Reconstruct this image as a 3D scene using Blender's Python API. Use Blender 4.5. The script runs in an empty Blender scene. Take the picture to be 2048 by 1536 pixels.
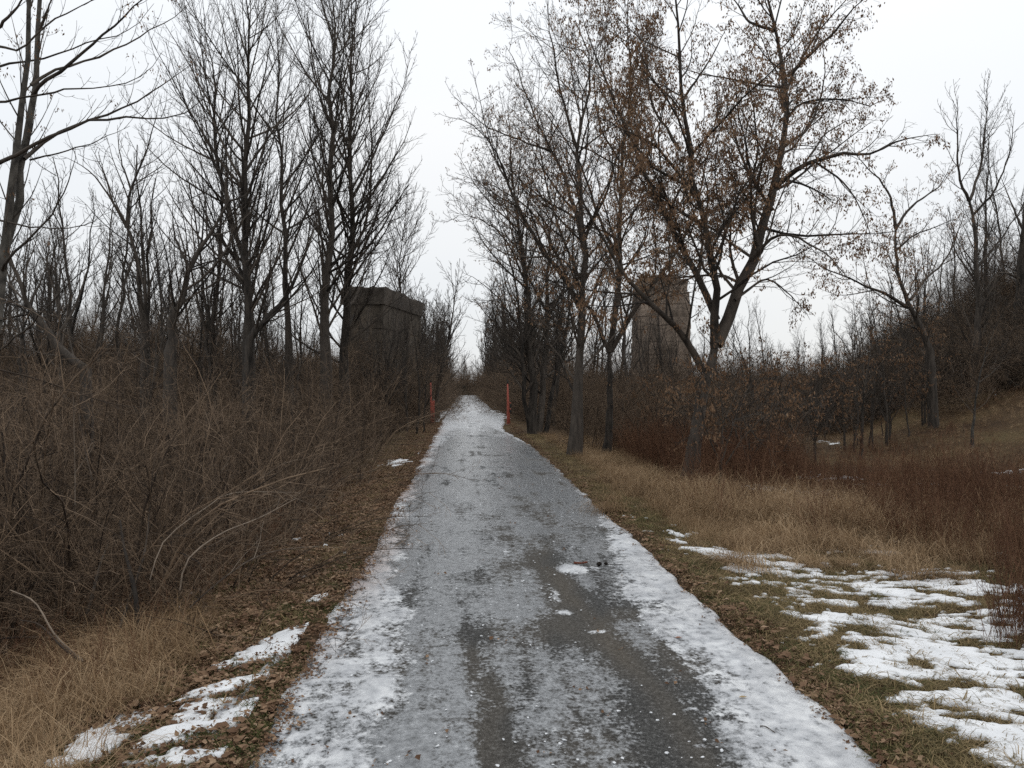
import bpy, math
import numpy as np
from mathutils import Vector

SC = bpy.context.scene
COL = SC.collection
rng = np.random.default_rng(11)

# ------------------------------------------------------------------ camera
CAM_H = 1.6
F_PX = 1650.0
YAW = math.atan(96 / F_PX)
cam_d = bpy.data.cameras.new("camera")
cam_d.sensor_width = 36.0
cam_d.lens = F_PX / 2048 * 36.0
cam_d.clip_start = 0.05
cam_d.clip_end = 3000
cam = bpy.data.objects.new("camera", cam_d)
COL.objects.link(cam)
cam.location = (0, 0, CAM_H)
cam.rotation_euler = (math.radians(90), 0, -YAW)
SC.camera = cam

# ------------------------------------------------------------------ world (overcast) and sun
SUN_EL, SUN_AZ = math.radians(48), math.radians(35)
world = bpy.data.worlds.new("World")
SC.world = world
world.use_nodes = True
wn, wl = world.node_tree.nodes, world.node_tree.links
wn.clear()
w_out = wn.new("ShaderNodeOutputWorld")
w_bg = wn.new("ShaderNodeBackground")
w_bg.inputs["Strength"].default_value = 0.1
w_sky = wn.new("ShaderNodeTexSky")
w_sky.sky_type = 'NISHITA'
w_sky.sun_disc = False
w_sky.sun_elevation = SUN_EL
w_sky.sun_rotation = SUN_AZ
w_tc = wn.new("ShaderNodeTexCoord")
w_map = wn.new("ShaderNodeMapping")
w_map.inputs["Scale"].default_value = (1, 1, 2.2)
w_noise = wn.new("ShaderNodeTexNoise")
w_noise.inputs["Scale"].default_value = 1.3
w_noise.inputs["Detail"].default_value = 3
w_ramp = wn.new("ShaderNodeValToRGB")
w_ramp.color_ramp.elements[0].position = 0.3
w_ramp.color_ramp.elements[0].color = (0.800, 0.842, 0.885, 1)
w_ramp.color_ramp.elements[1].position = 0.72
w_ramp.color_ramp.elements[1].color = (0.900, 0.905, 0.905, 1)
w_sep = wn.new("ShaderNodeSeparateXYZ")
w_el = wn.new("ShaderNodeMapRange")
w_el.inputs["From Min"].default_value = 0.0
w_el.inputs["From Max"].default_value = 0.42
w_el.inputs["To Min"].default_value = 9.1
w_el.inputs["To Max"].default_value = 11.4
w_mul = wn.new("ShaderNodeVectorMath")
w_mul.operation = 'SCALE'
w_mix = wn.new("ShaderNodeMix")
w_mix.data_type = 'RGBA'
w_mix.inputs["Factor"].default_value = 0.94
wl.new(w_tc.outputs["Generated"], w_map.inputs["Vector"])
wl.new(w_map.outputs[0], w_noise.inputs["Vector"])
wl.new(w_noise.outputs["Fac"], w_ramp.inputs[0])
wl.new(w_tc.outputs["Generated"], w_sep.inputs[0])
wl.new(w_sep.outputs["Z"], w_el.inputs["Value"])
wl.new(w_ramp.outputs["Color"], w_mul.inputs[0])
wl.new(w_el.outputs["Result"], w_mul.inputs["Scale"])
wl.new(w_sky.outputs[0], w_mix.inputs["A"])
wl.new(w_mul.outputs["Vector"], w_mix.inputs["B"])
wl.new(w_mix.outputs["Result"], w_bg.inputs["Color"])
wl.new(w_bg.outputs[0], w_out.inputs[0])

sun_d = bpy.data.lights.new("sun", 'SUN')
sun_d.energy = 0.5
sun_d.angle = math.radians(45)
sun_d.color = (1.0, 0.965, 0.92)
sun = bpy.data.objects.new("sun", sun_d)
COL.objects.link(sun)
sun.rotation_euler = (math.radians(90) - SUN_EL, 0, -SUN_AZ + math.pi)

SC.view_settings.view_transform = 'Standard'
SC.view_settings.look = 'None'
SC.view_settings.exposure = 0.08
SC.view_settings.gamma = 1.0
SC.view_settings.use_curve_mapping = False
SC.cycles.use_denoising = False
SC.cycles.max_bounces = 5
SC.cycles.diffuse_bounces = 3

# ------------------------------------------------------------------ maths helpers
_perm = np.random.default_rng(5).integers(0, 1 << 30, 4096)


def vnoise(x, y, seed=0):
    x = np.asarray(x, float); y = np.asarray(y, float)
    xi = np.floor(x).astype(np.int64); yi = np.floor(y).astype(np.int64)
    xf = x - xi; yf = y - yi
    u = xf * xf * (3 - 2 * xf); v = yf * yf * (3 - 2 * yf)

    def h(a, b):
        k = _perm[(a + seed * 131) & 4095] ^ (_perm[(b + 977 + seed * 17) & 4095] * 3)
        return (_perm[k & 4095] & 0xffff) / 65535.0
    a = h(xi, yi); b = h(xi + 1, yi); c = h(xi, yi + 1); d = h(xi + 1, yi + 1)
    return (a * (1 - u) + b * u) * (1 - v) + (c * (1 - u) + d * u) * v


def fbm(x, y, seed=0, oct=4, gain=0.5):
    s = 0; a = 1; n = 0
    for i in range(oct):
        s = s + a * vnoise(x * 2 ** i + i * 13.7, y * 2 ** i + i * 7.3, seed + i)
        n += a; a *= gain
    return s / n


def sstep(a, b, x):
    t = np.clip((np.asarray(x, float) - a) / (b - a), 0, 1)
    return t * t * (3 - 2 * t)


def at(px, py, Y):
    u = (px - 1024) / F_PX; v = (768 - py) / F_PX
    dx = math.sin(YAW) + u * math.cos(YAW)
    dy = math.cos(YAW) - u * math.sin(YAW)
    k = Y / dy
    return np.array([dx * k, Y, CAM_H + v * k])


PATH_L, PATH_R = -0.84, 1.76


def terrain(x, y):
    x = np.asarray(x, float); y = np.asarray(y, float)
    # left: verge slopes down to the thicket, far left rises again
    dl = np.maximum(PATH_L - x, 0)
    zl = 0.02 * sstep(0, .15, dl) - 0.13 * np.clip(dl - .15, 0, 1.1) - 0.30 * np.clip(dl - 1.25, 0, 2.2)
    zl = zl + 2.7 * sstep(6.0, 14.0, -x) * sstep(14, 34, y) - 2.6 * sstep(22, 45, -x) * sstep(30, 60, y)
    # right: verge, low field, slope and mound
    dr = np.maximum(x - PATH_R, 0)
    zr = 0.02 * sstep(0, .15, dr) - 0.10 * sstep(.2, 1.6, dr) - 0.30 * sstep(1.5, 5, dr) * sstep(7, 14, y)
    rise = np.interp(x, [12, 15, 18, 24, 60], [0, .7, 1.6, 2.2, 2.2]) * sstep(13, 22, y) * sstep(75, 40, y) * sstep(.43, .57, x / np.maximum(y, 1))
    mound = 4.2 * np.exp(-(((x - 25) / 4.2) ** 2 + ((y - 34) / 5.0) ** 2)) * (1 + .35 * (fbm(x * .5, y * .5, 8, 3) - .5))
    zr = zr + rise + mound
    z = np.where(x < PATH_L, zl, np.where(x > PATH_R, zr, -0.03))
    off = sstep(0.0, .6, np.maximum(dl, dr))
    z = z + off * (.05 * (fbm(x * .8, y * .8, 3) - .5) + .035 * (fbm(x * 3.1, y * 3.1, 9, 3) - .5))
    z = z + np.where((dl + dr) > 0, .016 * (fbm(x * 6, y * 6, 21, 3) - .45), 0)
    z = z - 1.0 * sstep(116, 150, y)
    return z


def hit(px, py, y0=2.5, y1=200.0):
    """walk the sight line through a pixel until it meets the ground"""
    ys = np.geomspace(y0, y1, 4000)
    p0 = at(px, py, 1.0)
    xs = p0[0] * ys
    zs = CAM_H + (p0[2] - CAM_H) * ys
    g = terrain(xs, ys)
    k = np.argmax(zs <= g)
    return np.array([xs[k], ys[k], g[k]])


# ------------------------------------------------------------------ scene helpers
def tag(o, label=None, cat=None, group=None, kind=None):
    if label: o["label"] = label
    if cat: o["category"] = cat
    if group: o["group"] = group
    if kind: o["kind"] = kind
    return o


def mesh_np(name, V, Q=None, T=None, attrs=None, smooth=True):
    """mesh from numpy: V (n,3), Q (q,4) quads, T (t,3) tris"""
    me = bpy.data.meshes.new(name)
    nq = 0 if Q is None else len(Q)
    nt = 0 if T is None else len(T)
    me.vertices.add(len(V))
    me.vertices.foreach_set("co", np.ascontiguousarray(V, np.float32).ravel())
    me.loops.add(nq * 4 + nt * 3)
    li = []
    if nq: li.append(np.asarray(Q, np.int32).ravel())
    if nt: li.append(np.asarray(T, np.int32).ravel())
    me.loops.foreach_set("vertex_index", np.concatenate(li))
    me.polygons.add(nq + nt)
    st = np.concatenate([np.arange(nq, dtype=np.int32) * 4, nq * 4 + np.arange(nt, dtype=np.int32) * 3])
    me.polygons.foreach_set("loop_start", st)
    me.polygons.foreach_set("use_smooth", np.full(nq + nt, smooth))
    me.update(calc_edges=True)
    for k, v in (attrs or {}).items():
        a = me.attributes.new(k, 'FLOAT', 'POINT')
        a.data.foreach_set("value", np.ascontiguousarray(v, np.float32).ravel())
    return me


def link(name, me, mat=None, parent=None, loc=None):
    o = bpy.data.objects.new(name, me)
    COL.objects.link(o)
    if mat is not None and me is not None and len(me.materials) == 0:
        me.materials.append(mat)
    if parent is not None: o.parent = parent
    if loc is not None: o.location = loc
    return o


def empty(name, loc=(0, 0, 0), rz=0.0):
    o = bpy.data.objects.new(name, None)
    COL.objects.link(o)
    o.location = loc
    o.rotation_euler = (0, 0, rz)
    o.empty_display_size = .3
    return o


def copy_thing(root, loc, rz, sc, label, group, cat=None, tilt=(0, 0)):
    c = root.copy(); COL.objects.link(c)
    c.location = loc
    c.rotation_euler = (tilt[0], tilt[1], rz)
    c.scale = sc if hasattr(sc, '__len__') else (sc, sc, sc)
    c["label"] = label
    if group: c["group"] = group
    elif "group" in c: del c["group"]
    if cat: c["category"] = cat
    for ch in list(root.children):
        d = ch.copy(); COL.objects.link(d); d.parent = c
    return c


# ------------------------------------------------------------------ materials
def new_mat(name):
    m = bpy.data.materials.new(name)
    m.use_nodes = True
    nt = m.node_tree
    b = nt.nodes["Principled BSDF"]
    return m, nt, nt.nodes, nt.links, b


def ramp(N, stops):
    r = N.new("ShaderNodeValToRGB")
    e = r.color_ramp.elements
    while len(e) < len(stops): e.new(0.5)
    for i, (p, c) in enumerate(stops):
        e[i].position = p
        e[i].color = (*c, 1)
    return r


def noise(N, L, scale, detail=4, vec=None, rough=.55):
    n = N.new("ShaderNodeTexNoise")
    n.inputs["Scale"].default_value = scale
    n.inputs["Detail"].default_value = detail
    n.inputs["Roughness"].default_value = rough
    if vec is not None: L.new(vec, n.inputs["Vector"])
    return n


def bump(N, L, b, fac, strength, dist):
    bp = N.new("ShaderNodeBump")
    bp.inputs["Strength"].default_value = strength
    bp.inputs["Distance"].default_value = dist
    L.new(fac, bp.inputs["Height"])
    L.new(bp.outputs[0], b.inputs["Normal"])
    return bp


def wood_mat(name, dark, light, scale=9.0, stretch=(1, 1, .25), attr=True, rough=.85, bumpd=.01):
    """bark: fissured noise, plus the branch's own tint"""
    m, nt, N, L, b = new_mat(name)
    tc = N.new("ShaderNodeTexCoord")
    mp = N.new("ShaderNodeMapping")
    mp.inputs["Scale"].default_value = stretch
    L.new(tc.outputs["Object"], mp.inputs["Vector"])
    n = noise(N, L, scale, 5, mp.outputs[0], .65)
    big = noise(N, L, 1.1, 2, tc.outputs["Object"])
    r = ramp(N, [(.30, dark), (.52, tuple((d + l) / 2 for d, l in zip(dark, light))), (.75, light)])
    if attr:
        a = N.new("ShaderNodeAttribute"); a.attribute_name = "tint"
        m1 = N.new("ShaderNodeMath"); m1.operation = 'MULTIPLY_ADD'
        L.new(a.outputs["Fac"], m1.inputs[0]); m1.inputs[1].default_value = .55
        L.new(n.outputs["Fac"], m1.inputs[2])
        m2 = N.new("ShaderNodeMath"); m2.operation = 'MULTIPLY_ADD'
        L.new(big.outputs["Fac"], m2.inputs[0]); m2.inputs[1].default_value = .35
        L.new(m1.outputs[0], m2.inputs[2])
        m3 = N.new("ShaderNodeMath"); m3.operation = 'SUBTRACT'
        L.new(m2.outputs[0], m3.inputs[0]); m3.inputs[1].default_value = .43
        L.new(m3.outputs[0], r.inputs[0])
    else:
        L.new(n.outputs["Fac"], r.inputs[0])
    L.new(r.outputs[0], b.inputs["Base Color"])
    b.inputs["Roughness"].default_value = rough
    b.inputs["Specular IOR Level"].default_value = .25
    bump(N, L, b, n.outputs["Fac"], .6, bumpd)
    return m


def blade_mat(name, cols, rough=.8, trans=.0, pos_scale=.7):
    """grass, leaves and seeds: colour by the piece's own tint and by patches of ground"""
    m, nt, N, L, b = new_mat(name)
    a = N.new("ShaderNodeAttribute"); a.attribute_name = "tint"
    oi = N.new("ShaderNodeObjectInfo")
    geo = N.new("ShaderNodeNewGeometry")
    n = noise(N, L, pos_scale, 3, geo.outputs["Position"])
    s1 = N.new("ShaderNodeMath"); s1.operation = 'MULTIPLY_ADD'
    L.new(a.outputs["Fac"], s1.inputs[0]); s1.inputs[1].default_value = .6
    s2 = N.new("ShaderNodeMath"); s2.operation = 'MULTIPLY_ADD'
    L.new(oi.outputs["Random"], s2.inputs[0]); s2.inputs[1].default_value = .25
    s3 = N.new("ShaderNodeMath"); s3.operation = 'MULTIPLY_ADD'
    L.new(n.outputs["Fac"], s3.inputs[0]); s3.inputs[1].default_value = .8; s3.inputs[2].default_value = -.32
    L.new(s3.outputs[0], s2.inputs[2])
    L.new(s2.outputs[0], s1.inputs[2])
    r = ramp(N, [(i / max(1, len(cols) - 1), c) for i, c in enumerate(cols)])
    L.new(s1.outputs[0], r.inputs[0])
    L.new(r.outputs[0], b.inputs["Base Color"])
    b.inputs["Roughness"].default_value = rough
    b.inputs["Specular IOR Level"].default_value = .2
    if trans:
        tr = N.new("ShaderNodeBsdfTranslucent")
        L.new(r.outputs[0], tr.inputs["Color"])
        mx = N.new("ShaderNodeMixShader"); mx.inputs[0].default_value = trans
        L.new(b.outputs[0], mx.inputs[1]); L.new(tr.outputs[0], mx.inputs[2])
        L.new(mx.outputs[0], nt.nodes["Material Output"].inputs[0])
    return m


M = {}
M['bark'] = wood_mat("dark_furrowed_bark", (.014, .012, .010), (.095, .078, .064), 14, (1, 1, .18), bumpd=.02)
M['bark_pale'] = wood_mat("grey_smooth_bark", (.022, .020, .018), (.15, .135, .115), 12, (1, 1, .6), bumpd=.008)
M['twig'] = wood_mat("dark_twig_bark", (.022, .018, .015), (.105, .085, .068), 6)
M['twig_red'] = wood_mat("brown_shrub_twigs", (.022, .015, .011), (.25, .175, .116), 5)
M['twig_pale'] = wood_mat("weathered_pale_twigs", (.05, .037, .028), (.27, .215, .165), 12, (1, 1, 1))
M['seed'] = blade_mat("dry_winged_seeds", [(.045, .028, .017), (.185, .108, .062), (.42, .28, .175)], trans=.2, pos_scale=1.2)
M['grass_short'] = blade_mat("verge_grass_blades", [(.055, .05, .020), (.15, .115, .048), (.27, .195, .10), (.40, .29, .16)], trans=.15, pos_scale=1.6)
M['grass_tall'] = blade_mat("tall_dry_grass_blades", [(.07, .042, .022), (.29, .19, .105), (.58, .43, .27)], trans=.2, pos_scale=.8)
M['grass_green'] = blade_mat("green_grass_blades", [(.028, .04, .010), (.065, .075, .020), (.15, .125, .045)], trans=.15, pos_scale=2)
M['weed'] = blade_mat("rust_brown_weeds", [(.035, .019, .012), (.13, .062, .035), (.27, .155, .09)], trans=.1, pos_scale=.6)
M['litter'] = blade_mat("fallen_brown_leaves", [(.035, .02, .012), (.13, .072, .042), (.26, .165, .10), (.42, .30, .20)], trans=.1, pos_scale=2.5)


def ground_mat():
    m, nt, N, L, b = new_mat("ground_soil_and_thatch")
    tc = N.new("ShaderNodeTexCoord")
    n1 = noise(N, L, .45, 5, tc.outputs["Object"])
    n2 = noise(N, L, 22, 6, tc.outputs["Object"], .7)
    n3 = noise(N, L, 120, 3, tc.outputs["Object"], .7)
    r1 = ramp(N, [(.3, (.045, .028, .017)), (.5, (.085, .055, .030)), (.7, (.115, .085, .042))])
    r2 = ramp(N, [(.3, (.30, .28, .25)), (.5, (.9, .9, .9)), (.72, (1.7, 1.6, 1.45))])
    add = N.new("ShaderNodeMath"); add.operation = 'MULTIPLY_ADD'
    L.new(n3.outputs["Fac"], add.inputs[0]); add.inputs[1].default_value = .4
    L.new(n2.outputs["Fac"], add.inputs[2])
    sb = N.new("ShaderNodeMath"); sb.operation = 'SUBTRACT'; sb.inputs[1].default_value = .2
    L.new(add.outputs[0], sb.inputs[0])
    L.new(n1.outputs["Fac"], r1.inputs[0]); L.new(sb.outputs[0], r2.inputs[0])
    mx = N.new("ShaderNodeMix"); mx.data_type = 'RGBA'; mx.blend_type = 'MULTIPLY'
    mx.inputs["Factor"].default_value = 1
    L.new(r1.outputs[0], mx.inputs["A"]); L.new(r2.outputs[0], mx.inputs["B"])
    L.new(mx.outputs["Result"], b.inputs["Base Color"])
    b.inputs["Roughness"].default_value = .95
    b.inputs["Specular IOR Level"].default_value = .1
    bump(N, L, b, sb.outputs[0], .9, .03)
    return m


def snow_mat(rims=True):
    m, nt, N, L, b = new_mat("old_snow")
    tc = N.new("ShaderNodeTexCoord")
    n = noise(N, L, 35, 5, tc.outputs["Object"])
    n2 = noise(N, L, 3, 3, tc.outputs["Object"])
    r = ramp(N, [(.3, (.64, .65, .665)), (.6, (.80, .81, .82))])
    L.new(n2.outputs["Fac"], r.inputs[0])
    # thin rims are wet, glassy and let the thatch below tint them
    at_ = N.new("ShaderNodeAttribute"); at_.attribute_name = "depth"
    mr = N.new("ShaderNodeMath"); mr.operation = 'MULTIPLY_ADD'
    L.new(n.outputs["Fac"], mr.inputs[0]); mr.inputs[1].default_value = .25; L.new(at_.outputs["Fac"], mr.inputs[2])
    rim = ramp(N, [(.10, (.50, .46, .41)), (.24, (.86, .85, .83)), (.42, (1, 1, 1))])
    L.new(mr.outputs[0], rim.inputs[0])
    mx = N.new("ShaderNodeMix"); mx.data_type = 'RGBA'; mx.blend_type = 'MULTIPLY'; mx.inputs["Factor"].default_value = 1
    L.new(r.outputs[0], mx.inputs["A"]); L.new(rim.outputs[0], mx.inputs["B"])
    L.new(mx.outputs["Result"] if rims else r.outputs[0], b.inputs["Base Color"])
    b.inputs["Roughness"].default_value = .6
    b.inputs["Specular IOR Level"].default_value = .3
    bump(N, L, b, n.outputs["Fac"], .35, .012)
    return m


def path_mat():
    """asphalt under patchy ice: 'white' = opaque white ice, 'wet' = bare wet asphalt, 'brown' = sandy grit"""
    m, nt, N, L, b = new_mat("icy_asphalt")
    tc = N.new("ShaderNodeTexCoord")
    mp = N.new("ShaderNodeMapping"); mp.inputs["Scale"].default_value = (1, .8, 1)
    L.new(tc.outputs["Object"], mp.inputs["Vector"])
    V = mp.outputs[0]

    def attr(n):
        a = N.new("ShaderNodeAttribute"); a.attribute_name = n
        return a.outputs["Fac"]

    def math_(op, a, b_=None, c=None, clamp=False):
        k = N.new("ShaderNodeMath"); k.operation = op; k.use_clamp = clamp
        for i, v in enumerate((a, b_, c)):
            if v is None: continue
            if isinstance(v, (int, float)): k.inputs[i].default_value = v
            else: L.new(v, k.inputs[i])
        return k.outputs[0]
    fine = noise(N, L, 48, 6, V, .68)
    mid = noise(N, L, 16, 6, V, .66)
    big = noise(N, L, 4.0, 4, V)
    grain = noise(N, L, 260, 2, V, .6)
    # asphalt
    asp = ramp(N, [(.41, (.012, .012, .012)), (.5, (.045, .044, .041)), (.57, (.09, .088, .084)), (.64, (.22, .22, .22))])
    gsum = math_('MULTIPLY_ADD', grain.outputs["Fac"], .55, math_('MULTIPLY', fine.outputs["Fac"], .45))
    L.new(gsum, asp.inputs[0])
    brn = N.new("ShaderNodeMix"); brn.data_type = 'RGBA'
    brn.inputs["B"].default_value = (.125, .10, .07, 1)
    L.new(math_('MULTIPLY', attr("brown"), math_('MULTIPLY', fine.outputs["Fac"], 1.2), clamp=True), brn.inputs["Factor"])
    L.new(asp.outputs[0], brn.inputs["A"])
    # grey clear ice
    gi = ramp(N, [(.33, (.09, .095, .098)), (.48, (.20, .208, .216)), (.58, (.30, .31, .32)), (.68, (.50, .51, .52))])
    L.new(math_('MULTIPLY_ADD', mid.outputs["Fac"], .5, math_('MULTIPLY', fine.outputs["Fac"], .5)), gi.inputs[0])
    iceamt = math_('MULTIPLY_ADD', math_('SUBTRACT', mid.outputs["Fac"], .5), 2.4,
                   math_('MULTIPLY_ADD', math_('SUBTRACT', fine.outputs["Fac"], .5), 2.6, attr("ice")))
    icef = N.new("ShaderNodeMapRange"); icef.inputs["From Min"].default_value = .12; icef.inputs["From Max"].default_value = .80
    L.new(iceamt, icef.inputs["Value"])
    c1 = N.new("ShaderNodeMix"); c1.data_type = 'RGBA'
    L.new(icef.outputs[0], c1.inputs["Factor"]); L.new(brn.outputs["Result"], c1.inputs["A"]); L.new(gi.outputs[0], c1.inputs["B"])
    # white ice
    wi = ramp(N, [(.36, (.34, .35, .365)), (.5, (.50, .51, .525)), (.64, (.70, .71, .715))])
    L.new(math_('MULTIPLY_ADD', big.outputs["Fac"], .5, math_('MULTIPLY', mid.outputs["Fac"], .5)), wi.inputs[0])
    wamt = math_('MULTIPLY_ADD', math_('SUBTRACT', mid.outputs["Fac"], .5), 1.15,
                 math_('MULTIPLY_ADD', math_('SUBTRACT', fine.outputs["Fac"], .5), .9, attr("white")))
    wf = N.new("ShaderNodeMapRange"); wf.inputs["From Min"].default_value = .40; wf.inputs["From Max"].default_value = .66
    L.new(wamt, wf.inputs["Value"])
    c2 = N.new("ShaderNodeMix"); c2.data_type = 'RGBA'
    L.new(wf.outputs[0], c2.inputs["Factor"]); L.new(c1.outputs["Result"], c2.inputs["A"]); L.new(wi.outputs[0], c2.inputs["B"])
    # reddish leaf stain
    st = N.new("ShaderNodeMix"); st.data_type = 'RGBA'; st.blend_type = 'MULTIPLY'
    st.inputs["B"].default_value = (.70, .56, .50, 1)
    L.new(math_('MULTIPLY', attr("stain"), math_('MULTIPLY', mid.outputs["Fac"], 1.7), clamp=True), st.inputs["Factor"])
    L.new(c2.outputs["Result"], st.inputs["A"])
    L.new(st.outputs["Result"], b.inputs["Base Color"])
    rr = N.new("ShaderNodeMapRange")
    rr.inputs["To Min"].default_value = .8; rr.inputs["To Max"].default_value = .13
    L.new(icef.outputs[0], rr.inputs["Value"])
    r2 = math_('MULTIPLY_ADD', wf.outputs[0], .18, rr.outputs[0])
    r3 = math_('MULTIPLY_ADD', math_('SUBTRACT', fine.outputs["Fac"], .5), .35, r2)
    L.new(r3, b.inputs["Roughness"])
    L.new(math_('MULTIPLY_ADD', icef.outputs[0], .40, .18), b.inputs["Specular IOR Level"])
    hgt = math_('MULTIPLY_ADD', fine.outputs["Fac"], .6,
                math_('MULTIPLY_ADD', wf.outputs[0], .35, math_('MULTIPLY', grain.outputs["Fac"], .25)))
    bump(N, L, b, hgt, .55, .012)
    return m


def concrete_mat(name, base, dark):
    m, nt, N, L, b = new_mat(name)
    tc = N.new("ShaderNodeTexCoord")
    mp = N.new("ShaderNodeMapping"); mp.inputs["Scale"].default_value = (1, 1, .35)
    L.new(tc.outputs["Object"], mp.inputs["Vector"])
    n1 = noise(N, L, 1.7, 6, mp.outputs[0], .7)
    n2 = noise(N, L, 14, 5, tc.outputs["Object"], .7)
    a = N.new("ShaderNodeMath"); a.operation = 'MULTIPLY_ADD'
    L.new(n2.outputs["Fac"], a.inputs[0]); a.inputs[1].default_value = .45
    L.new(n1.outputs["Fac"], a.inputs[2])
    r = ramp(N, [(.50, dark), (.72, base), (.9, tuple(min(1, c * 1.6) for c in base))])
    L.new(a.outputs[0], r.inputs[0])
    L.new(r.outputs[0], b.inputs["Base Color"])
    b.inputs["Roughness"].default_value = .95
    b.inputs["Specular IOR Level"].default_value = .15
    bump(N, L, b, n2.outputs["Fac"], .8, .05)
    return m


def paint_mat(name, col, rust, rough=.55):
    m, nt, N, L, b = new_mat(name)
    tc = N.new("ShaderNodeTexCoord")
    n = noise(N, L, 18, 5, tc.outputs["Object"], .7)
    r = ramp(N, [(.40, col), (.62, tuple(c * .75 for c in col)), (.72, rust)])
    L.new(n.outputs["Fac"], r.inputs[0])
    L.new(r.outputs[0], b.inputs["Base Color"])
    b.inputs["Roughness"].default_value = rough
    bump(N, L, b, n.outputs["Fac"], .2, .004)
    return m


M['ground'] = ground_mat()
M['snow'] = snow_mat()
M['path'] = path_mat()
M['concrete'] = concrete_mat("weathered_grey_concrete", (.082, .067, .052), (.030, .025, .020))
M['concrete_dark'] = concrete_mat("dark_lichened_concrete", (.070, .058, .047), (.028, .024, .020))
M['stone_tower'] = concrete_mat("pinkish_grey_masonry", (.22, .172, .135), (.085, .068, .054))
M['orange'] = paint_mat("faded_orange_red_paint", (.42, .095, .06), (.17, .05, .032))
M['black'] = paint_mat("black_rubber", (.014, .014, .014), (.03, .025, .02), .7)
M['steel'] = paint_mat("dull_grey_steel", (.22, .20, .19), (.14, .07, .04), .5)
M['ice'] = snow_mat(False)

# ------------------------------------------------------------------ the ground
def axis(lo, hi, fine, core_lo, core_hi, grow):
    a = list(np.arange(core_lo, core_hi, fine))
    s = fine; v = a[-1]
    while v < hi:
        s *= 1 + grow; v += s; a.append(v)
    s = fine; v = a[0]; pre = []
    while v > lo:
        s *= 1 + grow; v -= s; pre.append(v)
    return np.array(pre[::-1] + a)


def grid_mesh(name, xs, ys, zfun, attrs=None, keep=None):
    X, Yg = np.meshgrid(xs, ys)
    Z = zfun(X, Yg)
    V = np.stack([X, Yg, Z], -1).reshape(-1, 3)
    nx, ny = len(xs), len(ys)
    i = np.arange(nx - 1)[None, :] + np.arange(ny - 1)[:, None] * nx
    Q = np.stack([i, i + 1, i + 1 + nx, i + nx], -1).reshape(-1, 4)
    return V, Q, X, Yg, Z


gx = axis(-900, 900, .08, -3.4, 4.0, .05)
gy = axis(-40, 1500, .08, 2.2, 9.0, .038)
V, Q, *_ = grid_mesh("ground", gx, gy, terrain)
ground = link("ground", mesh_np("ground", V, Q), M['ground'])
tag(ground, "brown soil and matted dead grass on both sides of the path", kind="structure")

# ------------------------------------------------------------------ the path
def path_rows():
    ys = [2.2]
    while ys[-1] < 117: ys.append(ys[-1] + max(.014, ys[-1] * .0042))
    return np.array(ys)


py_ = path_rows()
ncol = 170
tt = np.linspace(0, 1, ncol)
eL = PATH_L - .10 + .10 * (fbm(py_ * 2.1, py_ * 0 + 3.3, 31, 4) - .5) * 2 - .30 * sstep(6.5, 3.0, py_) - .5 * np.exp(-((py_ - 41) / 7) ** 2) + .12 * (fbm(py_ * .5, py_ * 0, 77, 2) - .5)
eR = PATH_R + .02 + .09 * (fbm(py_ * 2.3, py_ * 0 + 8.3, 35, 4) - .5) * 2 - .38 * np.exp(-((py_ - 29) / 5) ** 2) + .15 * np.exp(-((py_ - 43) / 6) ** 2)
PX = eL[:, None] * (1 - tt) + eR[:, None] * tt
PYY = np.repeat(py_[:, None], ncol, 1)
edge = np.minimum(PX - eL[:, None], eR[:, None] - PX)


def band(x, c, w):
    return np.exp(-((x - c) / w) ** 2)


def lerp_tab(y, tab):
    t = np.array(tab); return np.interp(y, t[:, 0], t[:, 1])


x_, y_ = PX, PYY
wob = .10 * (fbm(x_ * 1.1, y_ * .45, 51, 3) - .5)
n_lo = fbm(x_ * 3.2, y_ * 1.1, 61, 4) - .5
n_md = fbm(x_ * 8.0, y_ * 3.2, 63, 4) - .5
# white ice along the right edge (narrows with distance) and along the left edge
wr = lerp_tab(y_, [(2, 1.02), (3.4, 1.17), (4.1, 1.22), (5, 1.24), (6.2, 1.24), (7, 1.30), (8, 1.45), (9.5, 1.60), (12, 1.75), (20, 1.8), (25, 1.5), (34, .9)]) + .20 * (fbm(y_ * 1.4, y_ * 0 + 2, 66, 4) - .5) - .02
white = .58 * sstep(-.12, .06, x_ - wr) + .20 * sstep(0, .3, x_ - wr) - .10 * sstep(.45, .75, fbm(x_ * 3, y_ * 1.7, 55, 3))
wlx = lerp_tab(y_, [(2, -.25), (3.4, -.28), (5, -.30), (6, -.42), (7.5, -.52), (10, -.62), (14, -.70), (25, -.6), (36, -.3)]) + .30 * (fbm(y_ * 1.2, y_ * 0 + 5, 68, 4) - .5)
white = np.maximum(white, .80 * sstep(.22, -.22, x_ - wlx))
# loose white plates left in the middle
for (cx, cy, sx, sy, a) in [(.70, 6.2, .055, .30, .55), (.70, 5.75, .09, .10, .7), (.55, 7.0, .05, .28, .5), (.40, 7.8, .05, .4, .45),
                            (.86, 5.3, .10, .05, .6), (.95, 7.08, .17, .22, .85), (1.12, 7.1, .08, .12, .7), (.32, 8.5, .04, .35, .4),
                            (.28, 4.2, .10, .10, .35), (.48, 3.7, .16, .20, .35), (-.02, 4.6, .06, .5, .35), (-.12, 6.4, .10, .5, .3),
                            (1.12, 4.0, .07, .05, .5), (1.22, 3.75, .035, .12, .6), (1.05, 3.6, .05, .03, .5), (-.25, 3.3, .2, .3, .3)]:
    white = np.maximum(white, a * np.exp(-((x_ - cx - wob * .5) / sx) ** 2 - ((y_ - cy) / sy) ** 2) * 1.15)
n_hole = fbm(x_ * 4.5, y_ * 3.4, 69, 4, .6) - .5
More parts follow.
